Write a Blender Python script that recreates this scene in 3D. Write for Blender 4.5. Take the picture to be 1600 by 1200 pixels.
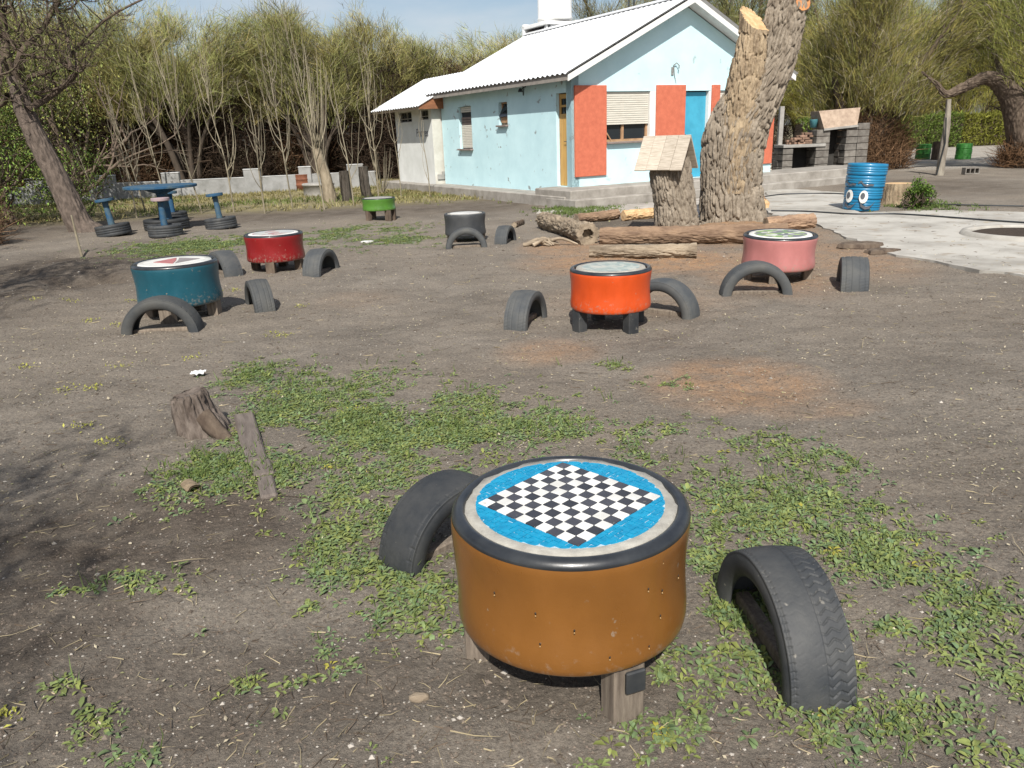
import bpy, math, random
import numpy as np
from mathutils import Matrix, Vector

# ------------------------------------------------------------------ scene, camera, sky, sun, exposure
for _o in list(bpy.data.objects):
    bpy.data.objects.remove(_o, do_unlink=True)
scene = bpy.context.scene
COL = scene.collection
PI = math.pi

CAM_H, PITCH, ROLL, FPX = 1.6, math.radians(18.0), math.radians(2.2), 1200.0
fw = np.array([0, math.cos(PITCH), -math.sin(PITCH)])
up0 = np.array([0, math.sin(PITCH), math.cos(PITCH)])
rt0 = np.array([1.0, 0, 0])
rt = math.cos(ROLL) * rt0 - math.sin(ROLL) * up0
up = math.cos(ROLL) * up0 + math.sin(ROLL) * rt0
cam_data = bpy.data.cameras.new('camera')
cam = bpy.data.objects.new('camera', cam_data)
COL.objects.link(cam)
cam.matrix_world = Matrix(((rt[0], up[0], -fw[0], 0), (rt[1], up[1], -fw[1], 0), (rt[2], up[2], -fw[2], CAM_H), (0, 0, 0, 1)))
cam_data.sensor_width = 36.0
cam_data.lens = 36.0 * FPX / 1600.0
cam_data.clip_start = 0.05
cam_data.clip_end = 3000
scene.camera = cam

SUN_EL, SUN_AZ = math.radians(45.0), math.radians(3.0)   # sun behind the viewer, slightly to the left
sun_vec = Vector((-math.sin(SUN_AZ) * math.cos(SUN_EL), -math.cos(SUN_AZ) * math.cos(SUN_EL), math.sin(SUN_EL)))
sd = bpy.data.lights.new('sun', 'SUN')
sd.energy = 4.8
sd.angle = math.radians(0.55)
sd.color = (1.0, 0.955, 0.88)
sun = bpy.data.objects.new('sun', sd)
COL.objects.link(sun)
sun.rotation_euler = sun_vec.to_track_quat('Z', 'Y').to_euler()

world = bpy.data.worlds.new('World')
scene.world = world
world.use_nodes = True
wn, wl = world.node_tree.nodes, world.node_tree.links
wn.clear()
w_out = wn.new('ShaderNodeOutputWorld')
w_bg = wn.new('ShaderNodeBackground')
w_sky = wn.new('ShaderNodeTexSky')
w_sky.sky_type = 'NISHITA'
w_sky.sun_disc = False
w_sky.sun_elevation = SUN_EL
w_sky.sun_rotation = PI + SUN_AZ
w_sky.air_density = 1.0
w_sky.dust_density = 1.5
w_bg.inputs['Strength'].default_value = 0.085
w_tc = wn.new('ShaderNodeTexCoord')
w_map = wn.new('ShaderNodeMapping')
w_map.inputs['Scale'].default_value = (1.0, 1.0, 3.2)
w_map.inputs['Location'].default_value = (3.1, 0.4, 0.0)
w_no = wn.new('ShaderNodeTexNoise')
w_no.inputs['Scale'].default_value = 2.6
w_no.inputs['Detail'].default_value = 7
w_no.inputs['Roughness'].default_value = 0.55
w_rp = wn.new('ShaderNodeValToRGB')
w_rp.color_ramp.elements[0].position = 0.40
w_rp.color_ramp.elements[1].position = 0.78
w_mx = wn.new('ShaderNodeMix')
w_mx.data_type = 'RGBA'
w_mx.inputs[7].default_value = (6.6, 6.9, 7.3, 1)
wl.new(w_tc.outputs['Generated'], w_map.inputs['Vector'])
wl.new(w_map.outputs['Vector'], w_no.inputs['Vector'])
wl.new(w_no.outputs['Fac'], w_rp.inputs['Fac'])
wl.new(w_rp.outputs['Color'], w_mx.inputs[0])
wl.new(w_sky.outputs['Color'], w_mx.inputs[6])
wl.new(w_mx.outputs[2], w_bg.inputs['Color'])
wl.new(w_bg.outputs['Background'], w_out.inputs['Surface'])

vs = scene.view_settings
vs.view_transform = 'Standard'
vs.look = 'None'
vs.exposure = 0.38
scene.cycles.max_bounces = 4
scene.cycles.diffuse_bounces = 2
scene.cycles.transmission_bounces = 4
scene.cycles.transparent_max_bounces = 4
vs.gamma = 1.0
vs.use_curve_mapping = False

# ------------------------------------------------------------------ helpers
rng = np.random.default_rng(7)
random.seed(7)

def G(x, y, z=0.0):
    """where the sight line of a photo pixel (1600 wide) meets the level z"""
    d = fw + rt * (x - 800) / FPX - up * (y - 600) / FPX
    t = (z - CAM_H) / d[2]
    return np.array([d[0] * t, d[1] * t, z])

def S(r, g, b, k=1.0):
    f = lambda c: ((c / 255 + 0.055) / 1.055) ** 2.4 if c > 10 else c / 255 / 12.92
    return (f(r) * k, f(g) * k, f(b) * k)

def _h(i, j, k, s):
    n = (i.astype(np.int64) * 374761393 + j.astype(np.int64) * 668265263 + k.astype(np.int64) * 2147483647 + s * 974711) & 0xffffffff
    n = ((n ^ (n >> 13)) * 1274126177) & 0xffffffff
    n = (n ^ (n >> 16)) & 0xffffffff
    return n / 4294967295.0

def vn(x, y, z=None, s=0):
    x = np.asarray(x, float); y = np.asarray(y, float)
    z = np.zeros_like(x) if z is None else np.asarray(z, float)
    xi, yi, zi = np.floor(x), np.floor(y), np.floor(z)
    fx, fy, fz = x - xi, y - yi, z - zi
    fx, fy, fz = fx * fx * (3 - 2 * fx), fy * fy * (3 - 2 * fy), fz * fz * (3 - 2 * fz)
    r = 0
    for a in (0, 1):
        for b in (0, 1):
            for c in (0, 1):
                w = (fx if a else 1 - fx) * (fy if b else 1 - fy) * (fz if c else 1 - fz)
                r = r + w * _h(xi + a, yi + b, zi + c, s)
    return r

def fbm(x, y, z=None, s=0, o=4):
    r, a, t = 0, 0.5, 0
    for i in range(o):
        r = r + a * vn(np.asarray(x) * 2 ** i, np.asarray(y) * 2 ** i, None if z is None else np.asarray(z) * 2 ** i, s + i)
        t += a; a *= 0.5
    return r / t

class MB:
    def __init__(self):
        self.V, self.Q, self.T, self.C, self.n = [], [], [], [], 0
    def add(self, v, q=None, t=None, col=None):
        v = np.asarray(v, float).reshape(-1, 3)
        if q is not None and len(q): self.Q.append(np.asarray(q, np.int64).reshape(-1, 4) + self.n)
        if t is not None and len(t): self.T.append(np.asarray(t, np.int64).reshape(-1, 3) + self.n)
        self.V.append(v)
        if col is not None: self.C.append(np.broadcast_to(np.asarray(col, float), (len(v), 3)))
        self.n += len(v)
        return self
    def box(self, c, s, rz=0.0, ch=0.0, R=None):
        hx, hy, hz = s[0] / 2, s[1] / 2, s[2] / 2
        ch = min(ch, hx * .9, hy * .9, hz * .9)
        if ch <= 0:
            v = np.array([(x, y, z) for x in (-hx, hx) for y in (-hy, hy) for z in (-hz, hz)])
            q = [(0, 1, 3, 2), (4, 6, 7, 5), (0, 4, 5, 1), (2, 3, 7, 6), (0, 2, 6, 4), (1, 5, 7, 3)]; t = []
        else:
            v, q, t = CB_V(hx, hy, hz, ch), CB_Q, CB_T
        if R is None:
            a = np.array([[math.cos(rz), -math.sin(rz), 0], [math.sin(rz), math.cos(rz), 0], [0, 0, 1]])
        else:
            a = np.array(R)
        return self.add(np.asarray(v) @ a.T + np.asarray(c, float), q, t)
    def grid(self, P, closed_u=False):
        P = np.asarray(P, float); a, b = P.shape[:2]
        i = np.arange(a if closed_u else a - 1); j = np.arange(b - 1)
        I, J = np.meshgrid(i, j, indexing='ij'); I2 = (I + 1) % a
        q = np.stack([I * b + J, I2 * b + J, I2 * b + J + 1, I * b + J + 1], -1).reshape(-1, 4)
        return self.add(P.reshape(-1, 3), q)
    def lathe(self, prof, n=48, c=(0, 0, 0), dr=None, cap=False):
        prof = np.asarray(prof, float)
        th = np.linspace(0, 2 * PI, n, endpoint=False)
        T, R = np.meshgrid(th, prof[:, 0], indexing='ij'); Z = np.broadcast_to(prof[:, 1], T.shape)
        if dr is not None: R = R + dr(T, Z)
        P = np.stack([R * np.cos(T) + c[0], R * np.sin(T) + c[1], Z + c[2]], -1)
        return self.grid(P, True)
    def disc(self, r, z, n=48, c=(0, 0)):
        th = np.linspace(0, 2 * PI, n, endpoint=False)
        v = [(c[0], c[1], z)] + [(c[0] + r * math.cos(a), c[1] + r * math.sin(a), z) for a in th]
        return self.add(v, None, [(0, 1 + i, 1 + (i + 1) % n) for i in range(n)])
    def prism(self, poly, z0, z1):
        """closed prism of a 2-D outline (counter-clockwise, star-shaped round its centre)"""
        p = np.asarray(poly, float); n = len(p); c = p.mean(0)
        v = [(x, y, z0) for x, y in p] + [(x, y, z1) for x, y in p] + [(c[0], c[1], z0), (c[0], c[1], z1)]
        q = [(i, (i + 1) % n, n + (i + 1) % n, n + i) for i in range(n)]
        t = [(2 * n, (i + 1) % n, i) for i in range(n)] + [(2 * n + 1, n + i, n + (i + 1) % n) for i in range(n)]
        return self.add(v, q, t)
    def tube(self, pts, rad, seg=6, cap=True):
        P = frames_tube(np.asarray(pts, float), np.asarray(rad, float), seg)
        self.grid(np.swapaxes(P, 0, 1), True)
        if cap:
            for e, fl in ((0, 1), (-1, 0)):
                c = P[e].mean(0); k = [(0, 1 + (i + 1) % seg, 1 + i) if fl else (0, 1 + i, 1 + (i + 1) % seg) for i in range(seg)]
                self.add(np.vstack([c, P[e]]), None, k)
        return self
    def mesh(self, name, smooth=False):
        me = bpy.data.meshes.new(name)
        V = np.vstack(self.V)
        Q = np.vstack(self.Q) if self.Q else np.zeros((0, 4), np.int64)
        T = np.vstack(self.T) if self.T else np.zeros((0, 3), np.int64)
        me.vertices.add(len(V)); me.vertices.foreach_set('co', V.astype(np.float32).ravel())
        me.loops.add(Q.size + T.size)
        me.loops.foreach_set('vertex_index', np.concatenate([Q.ravel(), T.ravel()]).astype(np.int32))
        me.polygons.add(len(Q) + len(T))
        st = np.concatenate([np.arange(len(Q)) * 4, Q.size + np.arange(len(T)) * 3]).astype(np.int32)
        tot = np.concatenate([np.full(len(Q), 4), np.full(len(T), 3)]).astype(np.int32)
        me.polygons.foreach_set('loop_start', st); me.polygons.foreach_set('loop_total', tot)
        me.polygons.foreach_set('use_smooth', np.full(len(tot), smooth, bool))
        if self.C:
            ca = me.color_attributes.new('tint', 'FLOAT_COLOR', 'POINT')
            c = np.vstack(self.C)
            ca.data.foreach_set('color', np.hstack([c, np.ones((len(c), 1))]).astype(np.float32).ravel())
        me.update(calc_edges=True)
        return me
    def build(self, name, mat, parent=None, smooth=False, kind=None, label=None):
        return link(name, self.mesh(name, smooth), mat, parent, kind, label)

def _cb():
    k = {}; V = []
    for sx in (-1, 1):
        for sy in (-1, 1):
            for sz in (-1, 1):
                for ax in range(3):
                    k[(sx, sy, sz, ax)] = len(V); V.append((sx, sy, sz, ax))
    Q, T = [], []
    for ax in range(3):
        o = [a for a in range(3) if a != ax]
        for s in (-1, 1):
            f = []
            for a, b in ((-1, -1), (1, -1), (1, 1), (-1, 1)):
                c = [0, 0, 0]; c[ax] = s; c[o[0]] = a; c[o[1]] = b
                f.append(k[(c[0], c[1], c[2], ax)])
            Q.append(f)
        for a in (-1, 1):
            for b in (-1, 1):
                f = []
                for s, w in ((-1, 0), (1, 0), (1, 1), (-1, 1)):
                    c = [0, 0, 0]; c[ax] = s; c[o[0]] = a; c[o[1]] = b
                    f.append(k[(c[0], c[1], c[2], o[w])])
                Q.append(f)
    for sx in (-1, 1):
        for sy in (-1, 1):
            for sz in (-1, 1):
                T.append([k[(sx, sy, sz, a)] for a in range(3)])
    def pos(hx, hy, hz, ch):
        h = (hx, hy, hz); out = []
        for (sx, sy, sz, ax) in V:
            s = (sx, sy, sz)
            out.append([s[i] * (h[i] if i == ax else h[i] - ch) for i in range(3)])
        return np.array(out)
    P = pos(1, 1, 1, .2)
    def fix(F):
        r = []
        for f in F:
            a, b, c = P[f[0]], P[f[1]], P[f[2]]
            n = np.cross(b - a, c - b)
            r.append(f if n @ P[f].mean(0) > 0 else f[::-1])
        return r
    return pos, fix(Q), fix(T)
CB_V, CB_Q, CB_T = _cb()

def spline(pts, n, ex=None):
    """Catmull-Rom through the points (and any extra columns)"""
    p = np.asarray(pts, float)
    p = np.vstack([2 * p[0] - p[1], p, 2 * p[-1] - p[-2]])
    m = len(p) - 3
    t = np.linspace(0, m, n); i = np.minimum(t.astype(int), m - 1); f = (t - i)[:, None]
    a, b, c, d = p[i], p[i + 1], p[i + 2], p[i + 3]
    return .5 * (2 * b + (c - a) * f + (2 * a - 5 * b + 4 * c - d) * f * f + (3 * b - a - 3 * c + d) * f ** 3)

def path_frames(p):
    t = np.gradient(p, axis=0); t /= np.linalg.norm(t, axis=1)[:, None] + 1e-9
    a = np.array([1.0, 0, 0]) if abs(t[0][0]) < .8 else np.array([0, 1.0, 0])
    N = np.zeros_like(p); n = a - t[0] * (a @ t[0]); n /= np.linalg.norm(n)
    for i in range(len(p)):
        n = n - t[i] * (n @ t[i]); n /= np.linalg.norm(n) + 1e-9; N[i] = n
    return t, N, np.cross(t, N)

def frames_tube(p, r, seg):
    t, N, B = path_frames(p)
    a = np.linspace(0, 2 * PI, seg, endpoint=False)
    return p[:, None] + r[:, None, None] * (np.cos(a)[None, :, None] * N[:, None] + np.sin(a)[None, :, None] * B[:, None])

def bark_tube(mb, pts, rad, seg=96, rows=90, amp=.03, k=9, ks=1.6, seed=1, lobes=.06, end_flat=True):
    """tapered trunk with furrowed bark as real relief; returns the last ring"""
    q = spline(np.hstack([np.asarray(pts, float), np.asarray(rad, float)[:, None]]), rows)
    p, r = q[:, :3], q[:, 3]
    t, N, B = path_frames(p)
    s = np.concatenate([[0], np.cumsum(np.linalg.norm(np.diff(p, axis=0), axis=1))])
    a = np.linspace(0, 2 * PI, seg, endpoint=False)
    Sg, A = np.meshgrid(s, a, indexing='ij')
    cx, cy = np.cos(A), np.sin(A)
    w = (fbm(cx * 2 + 5, cy * 2 + 5, Sg * 1.2, seed + 9, 3) - .5) * 1.2
    rid = 1 - np.abs(2 * fbm(cx * k * .5 + w, cy * k * .5 + w, Sg * ks, seed, 3) - 1) * 2.4
    fine = fbm(cx * k * 1.7, cy * k * 1.7, Sg * ks * 3.5, seed + 3, 3) - .5
    lob = (fbm(cx * 1.1 + 3, cy * 1.1 + 3, Sg * .5, seed + 5, 2) - .5)
    rid2 = 1 - np.abs(2 * fbm(cx * k * .8 - w, cy * k * .8 + w, Sg * ks * 1.5 + 7, seed + 21, 2) - 1) * 3.0
    R = r[:, None] * (1 + lobes * 2 * lob) - amp * (np.clip(rid, 0, 1) ** 1.5 + .7 * np.clip(rid2, 0, 1) ** 2) + amp * .7 * fine
    P = p[:, None] + R[..., None] * (cx[..., None] * N[:, None] + cy[..., None] * B[:, None])
    mb.grid(np.swapaxes(P, 0, 1), True)
    return P

def plate_bark(mb, pts, rad, seg, rows, amp, cw, cl, seed, lobes=.06):
    """trunk clad in long bark plates parted by deep cracks (cell size cw by cl)"""
    q = spline(np.hstack([np.asarray(pts, float), np.asarray(rad, float)[:, None]]), rows)
    p, r = q[:, :3], q[:, 3]
    t, N, B = path_frames(p)
    s = np.concatenate([[0], np.cumsum(np.linalg.norm(np.diff(p, axis=0), axis=1))])
    a = np.linspace(0, 2 * PI, seg, endpoint=False)
    Sg, A = np.meshgrid(s, a, indexing='ij'); cx, cy = np.cos(A), np.sin(A)
    R0 = r[:, None]
    w1 = (fbm(cx * R0 * 7, cy * R0 * 7, Sg * 3, seed + 40, 3) - .5) * 1.5; w2 = (fbm(cx * R0 * 7 + 9, cy * R0 * 7, Sg * 3, seed + 50, 3) - .5) * 1.5
    X, Y, Z = cx * R0 / cw + w1, cy * R0 / cw + w2, Sg / cl + w1 * .5
    xi, yi, zi = np.floor(X), np.floor(Y), np.floor(Z)
    F1 = np.full(X.shape, 9.0); F2 = F1.copy(); ID = np.zeros(X.shape)
    for i in (-1, 0, 1):
        for j in (-1, 0, 1):
            for k in (-1, 0, 1):
                u, v, w = xi + i, yi + j, zi + k
                d = np.sqrt((u + .1 + .8 * _h(u, v, w, seed) - X) ** 2 + (v + .1 + .8 * _h(u, v, w, seed + 1) - Y) ** 2 + (w + .1 + .8 * _h(u, v, w, seed + 2) - Z) ** 2)
                n_ = d < F1; F2 = np.where(n_, F1, np.minimum(F2, d)); ID = np.where(n_, _h(u, v, w, seed + 3), ID); F1 = np.where(n_, d, F1)
    e = np.clip((F2 - F1) / .34, 0, 1); e = e * e * (3 - 2 * e)
    fine = fbm(cx * R0 * 45, cy * R0 * 45, Sg * 28, seed + 7, 3) - .5
    lob = fbm(cx * 1.1 + 3, cy * 1.1 + 3, Sg * .5, seed + 5, 2) - .5
    R = R0 * (1 + lobes * 2 * lob) + amp * (e - 1) + amp * .45 * (ID - .5) * e + amp * .5 * fine
    P = p[:, None] + R[..., None] * (cx[..., None] * N[:, None] + cy[..., None] * B[:, None])
    mb.grid(np.swapaxes(P, 0, 1), True)
    return P

def cap_ring(mb, ring, bulge=0.0):
    c = ring.mean(0); n = len(ring)
    nrm = np.cross(ring[n // 4] - c, ring[n // 2] - c); nrm = nrm / (np.linalg.norm(nrm) + 1e-9)
    inner = c + (ring - c) * .55
    v = np.vstack([ring, inner, c + nrm * bulge])
    q = [(i, (i + 1) % n, n + (i + 1) % n, n + i) for i in range(n)]
    t = [(2 * n, n + i, n + (i + 1) % n) for i in range(n)]
    mb.add(v, q, t)

def link(name, me, mat=None, parent=None, kind=None, label=None):
    if mat is not None and not me.materials: me.materials.append(mat)
    o = bpy.data.objects.new(name, me)
    COL.objects.link(o)
    if parent is not None: o.parent = parent
    if kind: o['kind'] = kind
    if label: o['label'] = label
    return o

def tag(o, label, cat, group=None):
    o['label'] = label; o['category'] = cat
    if group: o['group'] = group
    return o

def thing(name, loc, label, cat, group=None, rz=0.0, rx=0.0, ry=0.0):
    o = bpy.data.objects.new(name, None)
    o.empty_display_size = .1
    COL.objects.link(o)
    o.location = tuple(loc); o.rotation_euler = (rx, ry, rz)
    return tag(o, label, cat, group)

def copy_tree(o, parent=None):
    c = o.copy(); COL.objects.link(c); c.parent = parent
    for ch in list(o.children): copy_tree(ch, c)
    return c

# ------------------------------------------------------------------ materials
def mat(name, col, col2=None, rough=.8, scale=6.0, detail=6, stretch=(1, 1, 1), bump=0.0, bscale=None, spec=.3,
        coat=0.0, metal=0.0, var=0.0, speck=None, contrast=(.35, .65), tint=False, transl=0.0, bdist=.02, streak=False):
    m = bpy.data.materials.new(name); m.use_nodes = True
    nt = m.node_tree; N, L = nt.nodes, nt.links
    b = N['Principled BSDF']
    b.inputs['Roughness'].default_value = rough
    b.inputs['Specular IOR Level'].default_value = spec
    b.inputs['Metallic'].default_value = metal
    b.inputs['Coat Weight'].default_value = coat
    b.inputs['Coat Roughness'].default_value = .12
    tc = N.new('ShaderNodeTexCoord'); mp = N.new('ShaderNodeMapping'); mp.inputs['Scale'].default_value = stretch
    oi = N.new('ShaderNodeObjectInfo')
    ad = N.new('ShaderNodeVectorMath'); ad.operation = 'ADD'
    L.new(tc.outputs['Object'], ad.inputs[0]); L.new(oi.outputs['Random'], ad.inputs[1])
    L.new(ad.outputs[0], mp.inputs['Vector'])
    no = N.new('ShaderNodeTexNoise'); no.inputs['Scale'].default_value = scale; no.inputs['Detail'].default_value = detail
    no.inputs['Roughness'].default_value = .62
    L.new(mp.outputs['Vector'], no.inputs['Vector'])
    rp = N.new('ShaderNodeValToRGB')
    rp.color_ramp.elements[0].position, rp.color_ramp.elements[1].position = contrast
    c2 = col2 if col2 is not None else tuple(x * .78 for x in col)
    rp.color_ramp.elements[0].color = (*c2, 1); rp.color_ramp.elements[1].color = (*col, 1)
    L.new(no.outputs['Fac'], rp.inputs['Fac'])
    out = rp.outputs['Color']
    if tint:
        at = N.new('ShaderNodeAttribute'); at.attribute_name = 'tint'
        mx = N.new('ShaderNodeMix'); mx.data_type = 'RGBA'; mx.blend_type = 'MULTIPLY'; mx.inputs[0].default_value = 1
        L.new(out, mx.inputs[6]); L.new(at.outputs['Color'], mx.inputs[7]); out = mx.outputs[2]
    if speck:
        sc, th, scol = speck
        n2 = N.new('ShaderNodeTexNoise'); n2.inputs['Scale'].default_value = sc; n2.inputs['Detail'].default_value = 5
        L.new(mp.outputs['Vector'], n2.inputs['Vector'])
        r2 = N.new('ShaderNodeValToRGB'); r2.color_ramp.elements[0].position = th; r2.color_ramp.elements[1].position = th + .06
        L.new(n2.outputs['Fac'], r2.inputs['Fac'])
        mx = N.new('ShaderNodeMix'); mx.data_type = 'RGBA'; mx.inputs[7].default_value = (*scol, 1)
        L.new(r2.outputs['Color'], mx.inputs[0]); L.new(out, mx.inputs[6]); out = mx.outputs[2]
    if streak:
        m2 = N.new('ShaderNodeMapping'); m2.inputs['Scale'].default_value = (5, 5, 2.2); L.new(ad.outputs[0], m2.inputs['Vector'])
        n3 = N.new('ShaderNodeTexNoise'); n3.inputs['Scale'].default_value = 2.2; n3.inputs['Detail'].default_value = 7; L.new(m2.outputs[0], n3.inputs['Vector'])
        r3 = N.new('ShaderNodeValToRGB'); r3.color_ramp.elements[0].position = .34; r3.color_ramp.elements[1].position = .66
        r3.color_ramp.elements[0].color = (.72, .70, .68, 1); r3.color_ramp.elements[1].color = (1.08, 1.08, 1.08, 1); L.new(n3.outputs['Fac'], r3.inputs['Fac'])
        mx = N.new('ShaderNodeMix'); mx.data_type = 'RGBA'; mx.blend_type = 'MULTIPLY'; mx.inputs[0].default_value = .28
        L.new(out, mx.inputs[6]); L.new(r3.outputs[0], mx.inputs[7]); out = mx.outputs[2]
        sx = N.new('ShaderNodeSeparateXYZ'); L.new(tc.outputs['Object'], sx.inputs[0])
        mr = N.new('ShaderNodeMapRange'); mr.inputs[1].default_value = .16; mr.inputs[2].default_value = .36; mr.inputs[3].default_value = .22; mr.inputs[4].default_value = -.02; L.new(sx.outputs['Z'], mr.inputs[0])
        n4 = N.new('ShaderNodeTexNoise'); n4.inputs['Scale'].default_value = 34; n4.inputs['Detail'].default_value = 8; n4.inputs['Roughness'].default_value = .7; L.new(ad.outputs[0], n4.inputs['Vector'])
        a4 = N.new('ShaderNodeMath'); a4.operation = 'ADD'; L.new(n4.outputs['Fac'], a4.inputs[0]); L.new(mr.outputs[0], a4.inputs[1])
        r4 = N.new('ShaderNodeValToRGB'); r4.color_ramp.elements[0].position = .66; r4.color_ramp.elements[1].position = .82; r4.color_ramp.elements[1].color = (.6, .6, .6, 1); L.new(a4.outputs[0], r4.inputs['Fac'])
        mx = N.new('ShaderNodeMix'); mx.data_type = 'RGBA'; mx.inputs[7].default_value = (.26, .21, .165, 1)
        L.new(r4.outputs[0], mx.inputs[0]); L.new(out, mx.inputs[6]); out = mx.outputs[2]
        r5 = N.new('ShaderNodeMapRange'); r5.inputs[3].default_value = rough - .1; r5.inputs[4].default_value = rough + .25; L.new(n3.outputs['Fac'], r5.inputs[0]); L.new(r5.outputs[0], b.inputs['Roughness'])
    if var:
        hs = N.new('ShaderNodeHueSaturation')
        mr = N.new('ShaderNodeMapRange'); mr.inputs[3].default_value = 1 - var; mr.inputs[4].default_value = 1 + var
        L.new(oi.outputs['Random'], mr.inputs[0]); L.new(mr.outputs[0], hs.inputs['Value']); L.new(out, hs.inputs['Color'])
        out = hs.outputs['Color']
    L.new(out, b.inputs['Base Color'])
    if bump:
        nb = N.new('ShaderNodeTexNoise'); nb.inputs['Scale'].default_value = bscale or scale * 4; nb.inputs['Detail'].default_value = 8
        nb.inputs['Roughness'].default_value = .7
        L.new(mp.outputs['Vector'], nb.inputs['Vector'])
        bp = N.new('ShaderNodeBump'); bp.inputs['Strength'].default_value = bump; bp.inputs['Distance'].default_value = bdist
        L.new(nb.outputs['Fac'], bp.inputs['Height']); L.new(bp.outputs['Normal'], b.inputs['Normal'])
    if transl:
        tr = N.new('ShaderNodeBsdfTranslucent'); ms = N.new('ShaderNodeMixShader'); ms.inputs[0].default_value = transl
        L.new(out, tr.inputs['Color']); L.new(b.outputs[0], ms.inputs[1]); L.new(tr.outputs[0], ms.inputs[2])
        L.new(ms.outputs[0], N['Material Output'].inputs['Surface'])
    m.diffuse_color = (*col, 1)
    return m

RUB = mat('rubber', (.026, .029, .033), (.052, .053, .053), rough=.62, scale=7, bump=.25, bscale=90, spec=.35, var=.2, bdist=.004, speck=(30, .68, (.16, .15, .13)))
RUBG = mat('rubber_dusty', (.052, .057, .062), (.09, .09, .085), rough=.72, scale=5, bump=.2, bscale=80, spec=.3, var=.18, bdist=.004)
RIM = mat('rim_rubber', (.015, .017, .021), (.032, .035, .038), rough=.33, scale=9, spec=.5, coat=.15, bump=.1, bscale=60, bdist=.003)
WOOD = mat('grey_wood', (.23, .19, .15), (.12, .095, .075), rough=.9, scale=9, stretch=(6, 6, .7), bump=.5, bscale=40, var=.2, bdist=.006)
WOODL = mat('pale_plank', (.52, .46, .38), (.34, .29, .23), rough=.9, scale=7, stretch=(1, 9, 9), bump=.4, bscale=40, var=.12, bdist=.006)
BARK = mat('bark_grey', (.31, .262, .205), (.17, .138, .105), rough=.95, scale=7, stretch=(1, 1, .6), bump=1.0, bscale=40, bdist=.02, contrast=(.33, .62))
BARKT = mat('bark_tan', (.38, .295, .195), (.2, .148, .098), rough=.95, scale=7, stretch=(1, 1, .6), bump=1.0, bscale=40, bdist=.02, contrast=(.33, .62))
BARKD = mat('bark_dark', (.15, .115, .085), (.07, .05, .038), rough=.95, scale=12, stretch=(1, 1, .3), bump=.7, bscale=40, bdist=.012, var=.15)
BARKP = mat('bark_pine', (.155, .122, .10), (.07, .055, .045), rough=.95, scale=14, stretch=(1, 1, .5), bump=.8, bscale=30, bdist=.015)
LOGM = mat('log_bark', (.34, .23, .15), (.17, .11, .075), rough=.95, scale=9, stretch=(.35, 1, 1), bump=.9, bscale=30, bdist=.012, var=.2)
LOGG = mat('log_weathered', (.36, .29, .21), (.16, .125, .09), rough=.95, scale=9, stretch=(.3, 1, 1), bump=.9, bscale=26, bdist=.012, var=.1)
CUTW = mat('cut_wood', (.62, .44, .25), (.45, .28, .14), rough=.85, scale=12, bump=.3, bscale=50, bdist=.004)
CONC = mat('concrete', (.36, .345, .32), (.24, .23, .21), rough=.92, scale=4, bump=.35, bscale=60, bdist=.006, detail=9)
CONCW = mat('concrete_white', (.62, .62, .60), (.40, .395, .38), rough=.9, scale=5, bump=.3, bscale=50, bdist=.006)
BLOCK = mat('cement_block', (.205, .19, .168), (.115, .102, .09), rough=.95, scale=6, bump=.5, bscale=60, bdist=.008, var=.15)
MORTAR = mat('mortar', (.40, .385, .34), (.28, .265, .235), rough=.95, scale=20, bump=.5, bscale=120, bdist=.004)
BRICK = mat('brick', (.27, .17, .12), (.17, .11, .08), rough=.95, scale=14, bump=.5, bscale=60, var=.35, bdist=.005)

# ------------------------------------------------------------------ ground
def ell(x, y, px, py, rx, ry, soft=1.0):
    """1 inside a ground patch whose centre and half axes were read off the photo, fading at its rim"""
    c = G(px, py); ax = abs(G(px + rx, py)[0] - c[0]) + .02; ay = abs(G(px, py - ry)[1] - G(px, py + ry)[1]) / 2 + .02
    d = np.sqrt(((x - c[0]) / ax) ** 2 + ((y - c[1]) / ay) ** 2)
    return np.clip((1.35 - d) / .7, 0, 1) if soft else (d < 1).astype(float)

DITCH = [(135, 437, 55, 7, -.13), (128, 418, 60, 7, .08), (125, 398, 38, 3, -.07), (60, 470, 70, 14, .05), (840, 300, 60, 9, .16), (1150, 359, 75, 7, .10)]
def ground_h(x, y):
    x = np.asarray(x, float); y = np.asarray(y, float)
    near = np.clip(1.4 - y / 26, .15, 1)
    h = .055 * (fbm(x * .6 + 40, y * .6 + 40, None, 3, 3) - .5) + near * .02 * (fbm(x * 5 + 9, y * 5 + 9, None, 4, 3) - .5)
    h = h + near * .012 * (fbm(x * 22, y * 22, None, 6, 2) - .5)
    h = h + near * .022 * (.5 - np.abs(fbm(x * 1.7 + 20, y * 2.6 + 20, None, 8, 3) - .5) * 3)
    for px, py, rx, ry, dz in DITCH: h = h + dz * ell(x, y, px, py, rx, ry)
    return h

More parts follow.
